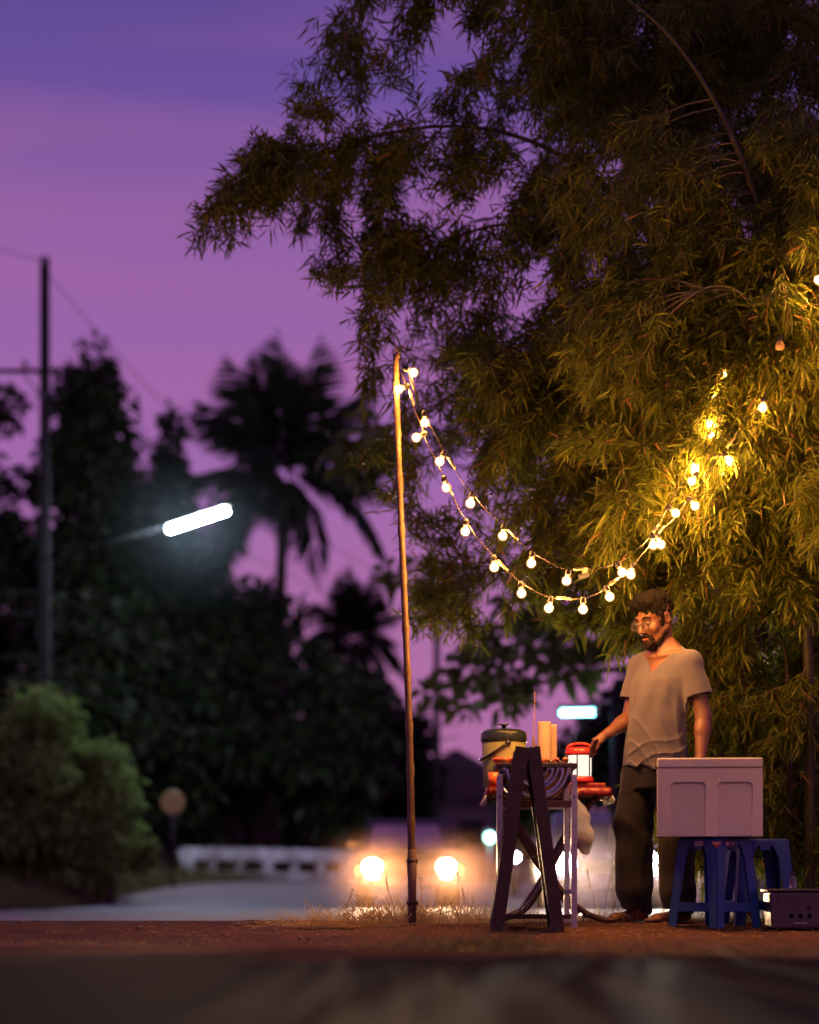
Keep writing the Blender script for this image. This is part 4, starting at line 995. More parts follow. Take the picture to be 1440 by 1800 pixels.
# ------------------------------------------------------------------ folding A-frame board seen edge-on
m_sign = mat('dark_painted_wood', (.050, .027, .015), .55, var=.4, scale=10, bump=.4, bscale=50)
AY = 11.66; a_s = F_PX / AY; ab = zg(AY); ax = (929 - 720) / a_s; AH = W(0, 1317, AY).z - ab
af = thing('sandwich_board', 'black wooden A-frame sandwich board standing edge-on before the grill', 'sign', (ax, AY, ab), R(-1.2))
xl, xr = (871 - 929) / a_s, (979 - 929) / a_s
for sgn, xb, xt, w in ((-1, xl, -.034, .066), (1, xr, .018, .062)):
    for y in (-.19, .24):
        MB().bar((xb, y, -.02), (xt, y, AH), w, .032, side=(1, 0, 0)).build('post', m_sign, af, bevel=.003)
    d = Vector((xt - xb, 0, AH)).normalized(); nn = V(d.z, 0, -d.x)
    for u in (.10, .93):
        p = V(xb, 0, 0).lerp(V(xt, 0, AH), u); MB().bar(p + V(0, -.175, 0), p + V(0, .225, 0), .03, .06, side=nn).build('rail', m_sign, af, bevel=.003)
    MB().bar(V(xb, .02, 0).lerp(V(xt, .02, AH), .12), V(xb, .02, 0).lerp(V(xt, .02, AH), .92), .008, .39, side=nn).build('panel', m_sign, af)
MB().tube([V(-.05, .24, AH - .05), V(.035, .24, AH - .05)], .006, 8).build('hinge', m_steel, af, smooth=True)
MB().tube([V(xl * .6, .24, AH * .42), V(0, .24, AH * .405), V(xr * .6, .24, AH * .42)], .003, 5).build('chain', m_steel, af, smooth=True)

# ------------------------------------------------------------------ foam box on blue stools, plastic bin
m_foam = mat('white_foam', (.62, .60, .56), .85, var=.22, scale=2.5, bump=.4, bscale=220, detail=9)
BY = 11.86; b_s = F_PX / BY; bx = (1250 - 720) / b_s; bw_ = 184 / b_s; bz0 = W(0, 1470, BY).z; bz1 = W(0, 1332, BY).z; bh = bz1 - bz0; bd = .36
fb = thing('foam_box', 'white foam cooler box with two recessed panels standing on the blue stools', 'box', (bx + .012, BY + bd / 2, bz0), R(-5.5))
lidz = (1470 - 1349) / b_s
def rrect(x0, x1, z0, z1, r, n=5, bottom=False):
    pts = []
    for cx, cz, a0 in ((x1 - r, z1 - r, 0), (x0 + r, z1 - r, 90)):
        for i in range(n + 1):
            a = R(a0 + 90 * i / n); pts.append((cx + r * math.cos(a), cz + r * math.sin(a)))
    pts += [(x0, z0), (x1, z0)]; return pts
def front_face(y, sgn):
    """one foam wall with two recesses, made as bands round rounded-top openings"""
    m = MB(); zt = (1470 - 1374) / b_s; xs = [(1181 - 1250) / b_s, (1243 - 1250) / b_s, (1263 - 1250) / b_s, (1325 - 1250) / b_s]
    for x0, x1 in ((xs[0], xs[1]), (xs[2], xs[3])):
        o = rrect(x0, x1, .0, zt, .024); i = rrect(x0 + .006, x1 - .006, .0, zt - .010, .020); n = len(o)
        vs = [(p[0], y, p[1]) for p in o] + [(p[0], y + sgn * .013, p[1]) for p in i]
        fs = [(k, k + 1, k + 1 + n, k + n) for k in range(n - 1)] + [(n - 1, 0, n, 2 * n - 1)] + [tuple(range(n, 2 * n))]
        m.raw(vs, fs)
        # wall above and around the opening
        top_pts = o[:12]
        a = [(p[0], y, p[1]) for p in top_pts]; b = [(p[0], y, zt + .0001 if False else lidz - .004) for p in top_pts]
        m.raw(a + b, [(k, k + 1, k + 13, k + 12) for k in range(11)])
    for x0, x1 in ((-bw_ / 2, xs[0]), (xs[1], xs[2]), (xs[3], bw_ / 2)):
        m.raw([(x0, y, 0), (x1, y, 0), (x1, y, lidz - .004), (x0, y, lidz - .004)], [(0, 1, 2, 3)])
    return m
body = front_face(-bd / 2, 1); bk = front_face(bd / 2, -1); body.raw(bk.v, bk.f)
for s in (-1, 1): body.raw([(s * bw_ / 2, -bd / 2, 0), (s * bw_ / 2, bd / 2, 0), (s * bw_ / 2, bd / 2, lidz - .004), (s * bw_ / 2, -bd / 2, lidz - .004)], [(0, 1, 2, 3)])
body.raw([(-bw_ / 2, -bd / 2, 0), (bw_ / 2, -bd / 2, 0), (bw_ / 2, bd / 2, 0), (-bw_ / 2, bd / 2, 0)], [(0, 1, 2, 3)])
body.raw([(-bw_ / 2, -bd / 2, lidz - .004), (bw_ / 2, -bd / 2, lidz - .004), (bw_ / 2, bd / 2, lidz - .004), (-bw_ / 2, bd / 2, lidz - .004)], [(0, 1, 2, 3)])
body.build('body', m_foam, fb)
MB().box((0, 0, (lidz + bh) / 2 - .0005), (bw_ + .002, bd + .002, bh - lidz + .001)).build('lid', m_foam, fb, bevel=.008, seg=3)

m_blue = mat('blue_plastic', (.012, .060, .30), .42, var=.45, scale=5, detail=9, bump=.1)
def stool(label, loc, rz, H=.46, hs=.135, fs=.215):
    t = thing('plastic_stool', label, 'stool', loc, rz, 'blue plastic stools')
    MB().box((0, 0, H - .012), (hs * 2, hs * 2, .024)).build('seat', m_blue, t, bevel=.010, seg=3)
    def cor(z, i, j):
        w = hs * 1.0 + (fs - hs) * (H - z) / H; return V(i * w, j * w, z)
    for i, j in ((-1, -1), (1, -1), (1, 1), (-1, 1)):
        m = MB()
        for ax in (0, 1):
            vs = []
            for z in (0.0, H * .45, H * .78, H * .9, H - .014):
                c = cor(z, i, j); wd = {0: .052, 1: .060, 2: .066, 3: .085, 4: .115}[[0.0, H * .45, H * .78, H * .9, H - .014].index(z)]
                q = c.copy(); q[ax] -= (i if ax == 0 else j) * wd
                inn = V(-i * .004, 0, 0) if ax == 1 else V(0, -j * .004, 0)
                vs += [c, q, q + inn * 2, c + inn * 2]
            fs_ = []
            for k in range(4):
                for e in range(4): fs_.append((k * 4 + e, k * 4 + (e + 1) % 4, k * 4 + 4 + (e + 1) % 4, k * 4 + 4 + e))
            fs_ += [(0, 1, 2, 3), (19, 18, 17, 16)]
            m.raw(vs, fs_)
        m.build('leg', m_blue, t, bevel=.002)
    for (i, j), (k, l) in (((-1, -1), (1, -1)), ((1, -1), (1, 1)), ((1, 1), (-1, 1)), ((-1, 1), (-1, -1))):
        z = .105; a, b = cor(z, i, j), cor(z, k, l); d = (b - a).normalized(); off = V(-(i + k) / 2, -(j + l) / 2, 0) * .006
        MB().bar(a + d * .045 + off, b - d * .045 + off, .010, .045).build('stretcher', m_blue, t, bevel=.002)
        z = H - .035; a, b = cor(z, i, j), cor(z, k, l); MB().bar(a + d * .1 + off, b - d * .1 + off, .008, .05).build('apron', m_blue, t, bevel=.002)
    return t
sy_ = 12.03; st1 = stool('blue plastic stool, front corner towards the camera, under the foam box', (W(1257, 0, sy_).x, sy_ + .02, zg(sy_) + .0), R(45 - 4), H=bz0 - zg(sy_) - .002, hs=.128, fs=.165)
H2 = bz0 - zg(12.3) - .003
st2 = stool('second blue plastic stool behind, at the right end of the foam box', (W(1335, 0, 12.33).x, 12.37, zg(12.3)), R(8), H=H2, hs=.125, fs=.165)
# stickers on the front stool (flat prints stuck on its apron)
def sticker(dx, z, w, h, m, nm, label=None, side=-1):
    H = bz0 - zg(sy_)
    ww = .128 + (.165 - .128) * (H - z) / H
    # on the two faces that meet at the front corner
    o = MB()
    if side < 0: o.box((-ww - .0018, -ww + dx, z), (.002, w, h))
    else: o.box((-ww + dx, -ww - .0018, z), (w, .002, h))
    k = o.build(nm, m, st1); 
    if label: k['label'] = label
    return k
H1 = bz0 - zg(sy_)
sticker(.115, H1 - .034, .055, .024, mat('white_sticker', (.6, .58, .58), .4), 'sticker', 'small pale sticker')
sticker(.115, H1 - .034, .040, .005, m_wire, 'sticker_print'); 
s5 = sticker(.095, H1 - .036, .072, .030, mat('maroon_sticker', (.16, .03, .05), .35), 'sticker', 'dark red oval sticker', side=1)
sticker(.075, H1 - .036, .020, .018, mat('white_sticker', (.6, .58, .58), .4), 'sticker_print', side=1).location = (0, -.0015, 0)
sticker(.112, H1 - .034, .028, .005, mat('white_sticker', (.6, .58, .58), .4), 'sticker_print', side=1).location = (0, -.0015, 0)
tri = MB(); wz = .128 + .004
tri.prism([(-.026, .0), (.026, .0), (0, -.032)], -.0012, .0012)
to = tri.build('warning_sticker', mat('red_sticker', (.40, .05, .04), .4), st1, ); to.location = (-wz - .0005, -wz - .0005, H1 - .026); to.rotation_euler = (0, 0, R(-45)); to['label'] = 'red triangular warning sticker'
for k in range(4):
    o = MB().box((-.015 + k * .010, -.002, -.009), (.005, .001, .006)).build('print', mat('white_sticker', (.6, .58, .58), .4), st1); o.location = to.location; o.rotation_euler = to.rotation_euler

# translucent bin at the right edge
m_bin = mat('smoky_plastic', (.085, .065, .09), .3, var=.3, trans=0, alpha=1)
NY = 11.95; n_s = F_PX / NY; nb = zg(NY); nx = (1404 - 720) / n_s; nh = W(0, 1565, NY).z - nb
bn = thing('plastic_bin', 'smoky translucent storage bin with printed icons at the right edge', 'bin', (nx, NY + .12, nb))
MB().box((0, 0, nh / 2 - .004), (.265, .22, nh - .008), top=(1.08, 1.08)).build('tub', m_bin, bn, bevel=.012, seg=3)
MB().box((0, 0, nh), (.305, .255, .016)).build('lid', mat('dark_lid', (.035, .03, .04), .35), bn, bevel=.005)
m_print = mat('dark_print', (.045, .034, .05), .6)
def prt(m, nm='print'): o = m.build(nm, m_print, bn); return o
tilt = lambda z: -.110 - .0088 * z / nh - .0015
import math as _m
zz = nh * .80
for k, (x, w, h) in enumerate(((-.045, .016, .007), (-.030, .008, .011), (-.018, .010, .007), (-.006, .008, .010), (.006, .012, .007), (.019, .008, .008), (.031, .010, .011), (.044, .010, .007))):
    prt(MB().box((x, tilt(zz), zz), (w, .001, h)))
prt(MB().box((-.105, tilt(zz - .01), zz - .008), (.012, .001, .03))); prt(MB().box((-.09, tilt(zz - .01), zz - .012), (.008, .001, .022)))
def ring(x, z, r, a0=0, a1=2 * math.pi):
    return MB().lathe([(r * .72, -.0006), (r, -.0006), (r, .0006), (r * .72, .0006), (r * .72, -.0006)], (x, tilt(z), z), 16, m=MXm, a0=a0, a1=a1)
prt(ring(-.008, nh * .55, .016, 0, math.pi), 'icon'); prt(ring(.052, nh * .55, .013), 'icon'); prt(MB().box((.052, tilt(nh * .55) - .001, nh * .55), (.006, .001, .03)), 'icon')
for x in (-.035, .010, .055): prt(ring(x, nh * .33, .014), 'icon')
prt(MB().box((.01, tilt(nh * .15), nh * .15), (.075, .001, .012))); 
o = MB().box((.01, tilt(nh * .15) - .0012, nh * .15), (.068, .001, .006)).build('print', mat('pale_print', (.4, .36, .42), .5), bn)
btl = thing('small_bottle', 'small clear bottle standing on the bin lid at the right', 'bottle', (nx - .015, NY + .08, nb + nh + .008))
MB().lathe([(0, 0), (.018, 0), (.019, .004), (.018, .05), (.009, .062), (.008, .072)], (0, 0, 0), 18).build('glass', mat('bottle_glass', (.6, .6, .62), .06, var=.05, trans=.85), btl, smooth=True)
MB().lathe([(.0095, .070), (.0095, .082), (0, .083)], (0, 0, 0), 14).build('cap', m_wire, btl, smooth=True)

# ------------------------------------------------------------------ the man
def person():
    PX, PYw = W(1150, 0, 12.5).x, 12.5
    t = thing('person', 'bearded man in glasses, grey v-neck t-shirt and dark trousers reaching over the lantern', 'person', (PX, PYw, zg(12.5)))
    skin = mat('skin', (.145, .060, .033), .48, var=.22, scale=25, bump=.12, bscale=140)
    hairm = mat('black_hair', (.007, .0055, .005), .9, spec=.1, var=.4, scale=60, bump=1.0, bscale=220)
    shirtm = mat('heather_grey_cotton', (.080, .072, .104), .95, var=.25, scale=160, bump=.5, bscale=320, sheen=.2)
    pantsm = mat('dark_brown_cotton', (.013, .0115, .016), .85, var=.3, scale=90, bump=.5, bscale=200, sheen=.1, spec=.3)
    a = R(45); Rv = np.array([-math.cos(a), math.sin(a), 0]); Fv = np.array([-math.sin(a), -math.cos(a), 0]); Z = np.array([0, 0, 1.0])
    shC = np.array([.060, 0, 1.335]); shR = shC + Rv * .170; shL = shC - Rv * .160
    elR, wrR = np.array([-.118, .095, 1.075]), np.array([-.240, -.050, .988])
    elL, wrL = np.array([.236, -.150, 1.07]), np.array([.215, -.215, .845])
    # torso sections: z, centre x, centre along facing, half width, half depth
    SEC = np.array([[.74, .000, -.005, .150, .112], [.86, .002, .0, .152, .115], [.96, .006, .004, .148, .112], [1.06, .014, .004, .148, .108], [1.16, .028, .004, .158, .110], [1.26, .044, 0, .165, .108], [1.34, .056, -.01, .150, .092], [1.40, .060, -.02, .10, .070], [1.46, .058, -.02, .055, .055]])
    def torso(P, grow=0.0, sec=SEC):
        z = np.clip(P[..., 2], sec[0, 0], sec[-1, 0]); cx, cf, hw, hd = [np.interp(z, sec[:, 0], sec[:, k]) for k in (1, 2, 3, 4)]
        qx, qy = P[..., 0] - cx, P[..., 1]
        r = qx * Rv[0] + qy * Rv[1]; f = qx * Fv[0] + qy * Fv[1] - cf
        hw, hd = hw + grow, hd + grow; k0 = np.sqrt((r / hw) ** 2 + (f / hd) ** 2); k1 = np.sqrt((r / hw ** 2) ** 2 + (f / hd ** 2) ** 2)
        d = k0 * (k0 - 1) / np.maximum(k1, 1e-5)
        return np.maximum(d, np.maximum(sec[0, 0] - P[..., 2], P[..., 2] - sec[-1, 0]))
    # ---------------- body
    ah, ph = R(51), R(23); fw = np.array([-math.sin(ah) * math.cos(ph), -math.cos(ah) * math.cos(ph), -math.sin(ph)]); rt = np.array([-math.cos(ah), math.sin(ah), 0]); upv = np.cross(rt, fw)
    HM = np.stack([rt, fw, upv], 1); hc = np.array([-.004, -.035, 1.580]); S = 1.09
    H = lambda x, y, z: hc + HM @ (np.array([x, y, z]) * S)
    s = SDF((-.42, -.34, -.02), (.34, .30, 1.78), .005)
    s.func((-.20, -.2, .72), (.26, .2, 1.5), lambda P: torso(P, -.002), .02)
    s.cone(H(0, -.028, -.05), np.array([.052, -.004, 1.40]), .054, .060, .03)
    s.cone(np.array([.055, -.01, 1.425]), shR + Z * .015, .045, .045, .04).cone(np.array([.058, 0, 1.425]), shL + Z * .015, .045, .045, .04)
    for sh, el, wr in ((shR, elR, wrR), (shL, elL, wrL)):
        s.cone(sh, el, .050, .040, .02).cone(el, el + (wr - el) * .35, .040, .041, .015).cone(el + (wr - el) * .3, wr, .041, .0265, .015)
    # collar bones
    for sg in (-1, 1): s.cone(np.array([.05, 0, 1.385]) + Fv * .062 + Rv * sg * .02, np.array([.058, 0, 1.40]) + Fv * .03 + Rv * sg * .13, .009, .008, .02)
    hipR, hipL = np.array([-.055, .055, .84]), np.array([.075, -.055, .84]); knR, knL = np.array([-.110, .055, .48]), np.array([.105, -.06, .48]); anR, anL = np.array([-.085, .06, .085]), np.array([.125, -.06, .085])
    ft = np.array([-.93, -.36, 0]); ft /= np.linalg.norm(ft)
    for hp, kn, an in ((hipR, knR, anR), (hipL, knL, anL)):
        s.cone(hp, kn, .078, .055, .03).cone(kn, an, .052, .034, .02)
        heel = an + ft * -.035; heel[2] = .050; ball = an + ft * .13; ball[2] = .034
        s.cone(heel, ball, .030, .028, .02); s.cone(an, an * [1, 1, 0] + ft * .03 + Z * .05, .035, .03, .02)
        sd = np.cross(Z, ft)
        for k in range(5):
            o = (k - 2) * .0155; bp = ball + sd * o + Z * -.005; s.cone(bp, bp + ft * (.062 - abs(k - 1.5) * .008) - Z * .004, .0115, .009, .008)
    # right hand, hanging from the wrist with the fingers curled down on the lantern cap
    kn = [np.array(q) for q in ((-.316, -.108, .950), (-.311, -.088, .947), (-.303, -.069, .942), (-.294, -.051, .937))]
    s.cone(wrR, np.array([-.278, -.082, .968]), .024, .021, .015)
    for k, q in enumerate(kn): s.cone(wrR + (q - wrR) * .35, q, .015, .0125, .010)
    mids = [(-.336, -.106, .914), (-.332, -.084, .908), (-.322, -.064, .905), (-.309, -.047, .908)]; tips = [(-.338, -.094, .874), (-.333, -.072, .866), (-.322, -.053, .867), (-.306, -.040, .882)]
    for q, m, e in zip(kn, mids, tips):
        m, e = np.array(m), np.array(e); s.cone(q, m, .0098, .0086, .005).cone(m, e, .0086, .0070, .003)
    s.cone(wrR + (kn[0] - wrR) * .2, np.array([-.290, -.128, .937]), .016, .011, .010).cone((-.290, -.128, .937), (-.306, -.122, .902), .0105, .0085, .004)
    # left hand, relaxed behind the box
    dl = (wrL - elL) / np.linalg.norm(wrL - elL); s.cone(wrL, wrL + dl * .06, .024, .022, .012)
    for k in range(4):
        o = (k - 1.5) * .018; b0 = wrL + dl * .085 + Rv * 0 + Fv * o; s.cone(wrL + dl * .03 + Fv * o * .6, b0, .014, .011, .008)
        m1 = b0 + dl * .035 - Rv * -.012; s.cone(b0, m1, .0095, .0085, .004); s.cone(m1, m1 + dl * .026 + Rv * .016, .0085, .007, .003)
    s.cone(wrL + dl * .02 + Fv * .02, wrL + dl * .06 + Fv * .045, .013, .010, .008).cone(wrL + dl * .06 + Fv * .045, wrL + dl * .095 + Fv * .045, .010, .008, .004)
    # head
    E = lambda c, r, k=.015, op='add': s.ell(H(*c), np.array(r) * S, HM, k, op)
    C = lambda p, q, ra, rb=None, k=.01, op='add': s.cone(H(*p), H(*q), ra * S, (rb if rb is not None else ra) * S, k, op)
    E((0, -.018, .034), (.074, .094, .083)); E((0, .020, -.040), (.058, .068, .078), .02); E((0, .055, -.095), (.030, .028, .024), .02)
    for x in (-1, 1):
        C((x * .060, -.005, -.045), (x * .022, .068, -.100), .018, .016, .02)
        E((x * .040, .058, -.028), (.022, .022, .022), .02); E((x * .076, -.012, -.006), (.010, .019, .031), .006); E((x * .083, -.008, -.004), (.006, .010, .020), .004, 'sub')
    C((-.036, .078, .024), (.036, .078, .024), .0125, None, .015); C((0, .083, .018), (0, .107, -.030), .0085, .0125, .008)
    for x in (-1, 1): E((x * .012, .096, -.036), (.0075, .010, .008), .006)
    for x in (-1, 1): E((x * .032, .094, .004), (.018, .016, .013), .010, 'sub'); E((x * .031, .070, .004), (.0135, .0135, .0135), .004)
    C((-.018, .083, -.066), (.018, .083, -.066), .0085, None, .006); C((-.015, .083, -.079), (.015, .083, -.079), .009, None, .006)
    sdf_obj(s, 'body', skin, t, 1)
    # ---------------- beard, hair, eyes, glasses
    b = SDF((-.22, -.24, 1.35), (.20, .12, 1.62), .003)
    def E2(g, c, r, k=.008, op='add'): g.ell(H(*c), np.array(r) * S, HM, k, op)
    def C2(g, p, q, ra, rb=None, k=.006, op='add'): g.cone(H(*p), H(*q), ra * S, (rb if rb is not None else ra) * S, k, op)
    E2(b, (0, .064, -.104), (.036, .034, .030)); E2(b, (0, .056, -.117), (.027, .025, .024))
    for x in (-1, 1):
        C2(b, (x * .066, .000, -.035), (x * .060, .018, -.070), .007, .010); C2(b, (x * .060, .018, -.070), (x * .030, .060, -.104), .011, .018)
        C2(b, (x * .004, .097, -.053), (x * .024, .086, -.064), .0085, .008); C2(b, (x * .026, .084, -.064), (x * .030, .074, -.096), .0085, .014)
    C2(b, (-.014, .100, -.070), (.014, .100, -.070), .0085, None, .004, 'sub')
    b.displace(lambda P: wav(P, 31, .0022, 420) + wav(P, 32, .0018, 180))
    bo_ = sdf_obj(b, 'beard', mat('brown_black_beard', (.020, .013, .010), .9, spec=.1, var=.4, scale=90, bump=1.0, bscale=260), t)
    h = SDF((-.24, -.24, 1.42), (.24, .22, 1.80), .0035)
    E2(h, (0, -.022, .050), (.0785, .098, .080)); E2(h, (0, .022, .094), (.068, .070, .040), .02); E2(h, (0, .062, .096), (.050, .034, .026), .015)
    E2(h, (0, .118, -.012), (.085, .078, .082), .004, 'sub'); E2(h, (0, .02, -.10), (.12, .095, .085), .006, 'sub')
    for x in (-1, 1): E2(h, (x * .079, -.010, -.012), (.02, .021, .032), .004, 'sub'); C2(h, (x * .0725, .016, .03), (x * .068, .022, -.028), .008, .005)
    h.displace(lambda P: wav(P, 33, .0050, 160) + wav(P, 34, .0030, 330))
    ho = sdf_obj(h, 'hair', hairm, t)
    def strands(o, nm, n, l0, l1, seed, wd):
        me = o.data; me.update(); nv = len(me.vertices); co = np.empty(nv * 3); no = np.empty(nv * 3); me.vertices.foreach_get('co', co); me.vertices.foreach_get('normal', no)
        g = np.random.default_rng(seed); k = g.integers(0, nv, n); P = co.reshape(-1, 3)[k]; N = no.reshape(-1, 3)[k]
        D = N * .8 + g.normal(size=(n, 3)) * .8; L = g.uniform(l0, l1, n)
        q = link_mesh(leaf_mesh(nm, leaf_arrays(P - N * .002, D, L, np.full(n, wd), g.uniform(0, .5, n), g)), nm, hairm, o); q['kind'] = 'stuff'
    strands(ho, 'hair_strands', 5000, .006, .016, 3, .0014); strands(bo_, 'beard_strands', 2200, .004, .009, 4, .0011)
    for x in (-1, 1):
        ey = MB().sphere(Vector(H(x * .031, .0725, .003)), .0138 * S, 12, 8).build('eye', mat('eye_white', (.10, .06, .045), .4), t, smooth=True)
        MB().sphere(Vector(H(x * .031, .0815, -.0005)), .0062 * S, 10, 6).build('iris', mat('dark_iris', (.02, .012, .01), .15), ey, smooth=True)
        MB().tube(smooth_path([H(x * .014, .089, .024), H(x * .034, .089, .031), H(x * .052, .073, .025)], 3), [.0042, .005, .0055, .006, .0055, .0045, .0028], 6).build('eyebrow', hairm, t, smooth=True)
    MB().tube(smooth_path([H(-.019, .091, -.072), H(0, .0965, -.071), H(.019, .091, -.072)], 4), [.003, .0045, .0055, .006, .0062, .006, .0055, .0045, .003], 8).build('lips', mat('lip_skin', (.26, .09, .06), .45), t, smooth=True)
    gl = MB(); gm = mat('thin_metal_frame', (.10, .085, .08), .45, metal=.6)
    rings = []
    for x in (-1, 1):
        rings.append([H(x * .034 + .0235 * math.cos(k * math.pi / 12), .104 - abs(.0235 * math.cos(k * math.pi / 12) * 0) - .10 * abs(x * .034 + .0235 * math.cos(k * math.pi / 12) - 0) * .12, -.004 + .0215 * math.sin(k * math.pi / 12)) for k in range(25)])
    for rg in rings: gl.tube(rg, .0019, 6, caps=False)
    gl.tube([H(-.011, .104, .003), H(0, .107, .006), H(.011, .104, .003)], .0017, 6)
    for x in (-1, 1): gl.tube([H(x * .057, .100, .003), H(x * .074, .05, .006), H(x * .080, -.012, .008), H(x * .078, -.032, -.012)], .0017, 6)
    go = gl.build('glasses', gm, t, smooth=True)
    for rg in rings:
        m = MB().raw([Vector(p) for p in rg[:24]], [tuple(range(24))]).build('lens', mat('lens_glass', (.12, .12, .13), .03, var=.02, alpha=.16, spec=.7), go)
    # ---------------- t-shirt
    ssec = SEC.copy(); ssec = np.concatenate([[[.70, .012, .014, .183, .140]], [[.82, .014, .014, .181, .139], [.90, .014, .014, .176, .136], [1.0, .016, .012, .168, .128], [1.10, .024, .010, .166, .122], [1.18, .032, .010, .170, .120], [1.26, .046, .006, .175, .117], [1.34, .057, -.004, .158, .101], [1.40, .061, -.014, .108, .080], [1.445, .060, -.016, .075, .068]]])
    c = SDF((-.26, -.36, .74), (.36, .32, 1.50), .0045)
    c.func((-.26, -.24, .70), (.30, .24, 1.5), lambda P: torso(P, 0, ssec), 0)
    c.cone(np.array([.057, 0, 1.402]), shR + Z * .012, .055, .062, .035).cone(np.array([.06, 0, 1.402]), shL + Z * .012, .055, .062, .035)
    for sh, el in ((shR, elR), (shL, elL)):
        d = (el - sh) / np.linalg.norm(el - sh); e = sh + d * .172
        c.cone(sh, e + d * .05, .064, .080, .03)
        def cut(P, e=e, d=d): return -((P - e) @ d) + 0.0
        def slab(P, e=e, d=d):   # everything past the sleeve hem, near the arm only
            q = P - e; al = q @ d; rr = np.linalg.norm(q - al[..., None] * d, axis=-1)
            return np.maximum(-al, np.maximum(rr - .12, 0 - (q @ (d * 0 + (np.array([1, 0, 0]) if sh[0] > 0.1 else np.array([-1, 0, 0]))) + .062)))
        c.func(e - .16, e + .16, slab, 0, 'sub')
        c.cone(e - d * .10, e + d * .03, .052, .070, .006, 'sub')
        # keep the hollow from eating into the chest
    c.func((-.24, -.22, .74), (.30, .22, 1.32), lambda P: torso(P, 0, ssec), .006)
    # neck opening
    def vneck(P):
        qx, qy, u = P[..., 0] - .055, P[..., 1], P[..., 2]; r = qx * Rv[0] + qy * Rv[1]; f = qx * Fv[0] + qy * Fv[1]
        v = (np.abs(r) - np.clip((u - 1.293) * .80, -.2, .098)) * .78
        front = np.maximum(v, -(f - .0)); ringd = np.sqrt(r * r + (f + .012) ** 2) - .082; ringd = np.maximum(ringd, 1.405 - u)
        return np.minimum(front, ringd)
    c.func((-.16, -.20, 1.24), (.24, .20, 1.5), vneck, .006, 'sub')
    # slanted hem
    c.func((-.26, -.3, .72), (.34, .3, .90), lambda P: (P[..., 2] - (.815 - .045 * (P[..., 0] + .02) + .006 * np.sin(P[..., 0] * 40))) , .004, 'sub')
    def folds(P):
        z = P[..., 2]; w = np.clip((1.30 - z) / .35, 0, 1); qx = P[..., 0]; y = P[..., 1]
        rg = lambda s_: (1 - np.abs(np.sin(s_))) ** 2 - .25
        f = -.013 * rg(qx * 44 + y * 20 + z * 13 + 1.6 * np.sin(z * 8 + qx * 6)) * w - .010 * rg(z * 42 - qx * 22 - y * 12 + 1.3 * np.sin(qx * 17 + z * 6)) * np.clip((1.02 - z) / .12, 0, 1) - .010 * rg(z * 24 + qx * 27 + np.sin(qx * 21)) * np.exp(-((z - 1.12) / .10) ** 2) * np.clip((qx - .02) / .08, 0, 1)
        f += .010 * np.sin((qx - .12) * 60 + (z - 1.2) * 70) * np.exp(-((qx - .13) ** 2 + (z - 1.22) ** 2) / .006)
        f += .006 * np.sin(qx * 70 - z * 9) * np.exp(-((z - 1.17) / .09) ** 2)
        mk = np.ones_like(z)
        for sh, el in ((shR, elR), (shL, elL)):
            d = (el - sh) / np.linalg.norm(el - sh); q = P - sh; al = q @ d; mk = np.minimum(mk, np.clip((np.linalg.norm(q - al[..., None] * d, axis=-1) - .09) / .05, .12, 1))
        return f * mk + wav(P, 41, .0015, 45)
    c.displace(folds)
    sdf_obj(c, 't_shirt', shirtm, t, 1)
    # ---------------- trousers
    p = SDF((-.26, -.26, .03), (.28, .26, .98), .006)
    psec = np.array([[.70, .008, .0, .150, .120], [.80, .006, .008, .160, .124], [.88, .006, .008, .160, .122], [.95, .008, .006, .152, .116]])
    p.func((-.25, -.25, .66), (.27, .25, .97), lambda P: torso(P, 0, psec), 0)
    for hp, kn_, an in ((hipR, knR, anR), (hipL, knL, anL)):
        kn2 = kn_ + np.array([.006, 0, .06]); an2 = an * [1, 1, 0] + Z * .065
        p.cone(hp - Z * .04, kn2, .102, .098, .03).cone(kn2, an2 + Z * .12 + np.array([-.012, 0, 0]), .098, .094, .02).cone(an2 + Z * .12 + np.array([-.012, 0, 0]), an2 + Z * .0, .094, .078, .02)
    p.func((-.26, -.26, .02), (.28, .26, .14), lambda P: P[..., 2] - (.066 + .02 * np.sin(P[..., 0] * 30)), .003, 'sub')
    p.func((-.26, -.26, .90), (.28, .26, 1.0), lambda P: .945 - P[..., 2], .003, 'sub')
    for an in (anR, anL): p.cone(an * [1, 1, 0] + Z * .02, an * [1, 1, 0] + Z * .12, .066, .066, .004, 'sub')
    p.displace(lambda P: -.006 * ((1 - np.abs(np.sin(P[..., 0] * 30 + P[..., 1] * 24 + P[..., 2] * 7 + 1.5 * np.sin(P[..., 2] * 9)))) ** 2 - .25) + .004 * np.sin(P[..., 2] * 34 + P[..., 0] * 30 + P[..., 1] * 22 + 2 * np.sin(P[..., 2] * 11)) * np.clip((.75 - P[..., 2]) / .3, .25, 1) + wav(P, 43, .0025, 32))
    sdf_obj(p, 'trousers', pantsm, t, 1)
    MB().tube([Vector((.045 * 0 + .006 + (.158 * math.cos(k / 24 * 6.2832)) * Rv[0] + (.12 * math.sin(k / 24 * 6.2832)) * Fv[0], (.158 * math.cos(k / 24 * 6.2832)) * Rv[1] + (.12 * math.sin(k / 24 * 6.2832)) * Fv[1], .935)) for k in range(25)], .006, 6, caps=False).build('waistband', pantsm, t, smooth=True)
    # ---------------- flip-flops
    fm = mat('brown_foam_sole', (.10, .055, .04), .8, var=.3, scale=12); sd = np.cross(Z, ft)
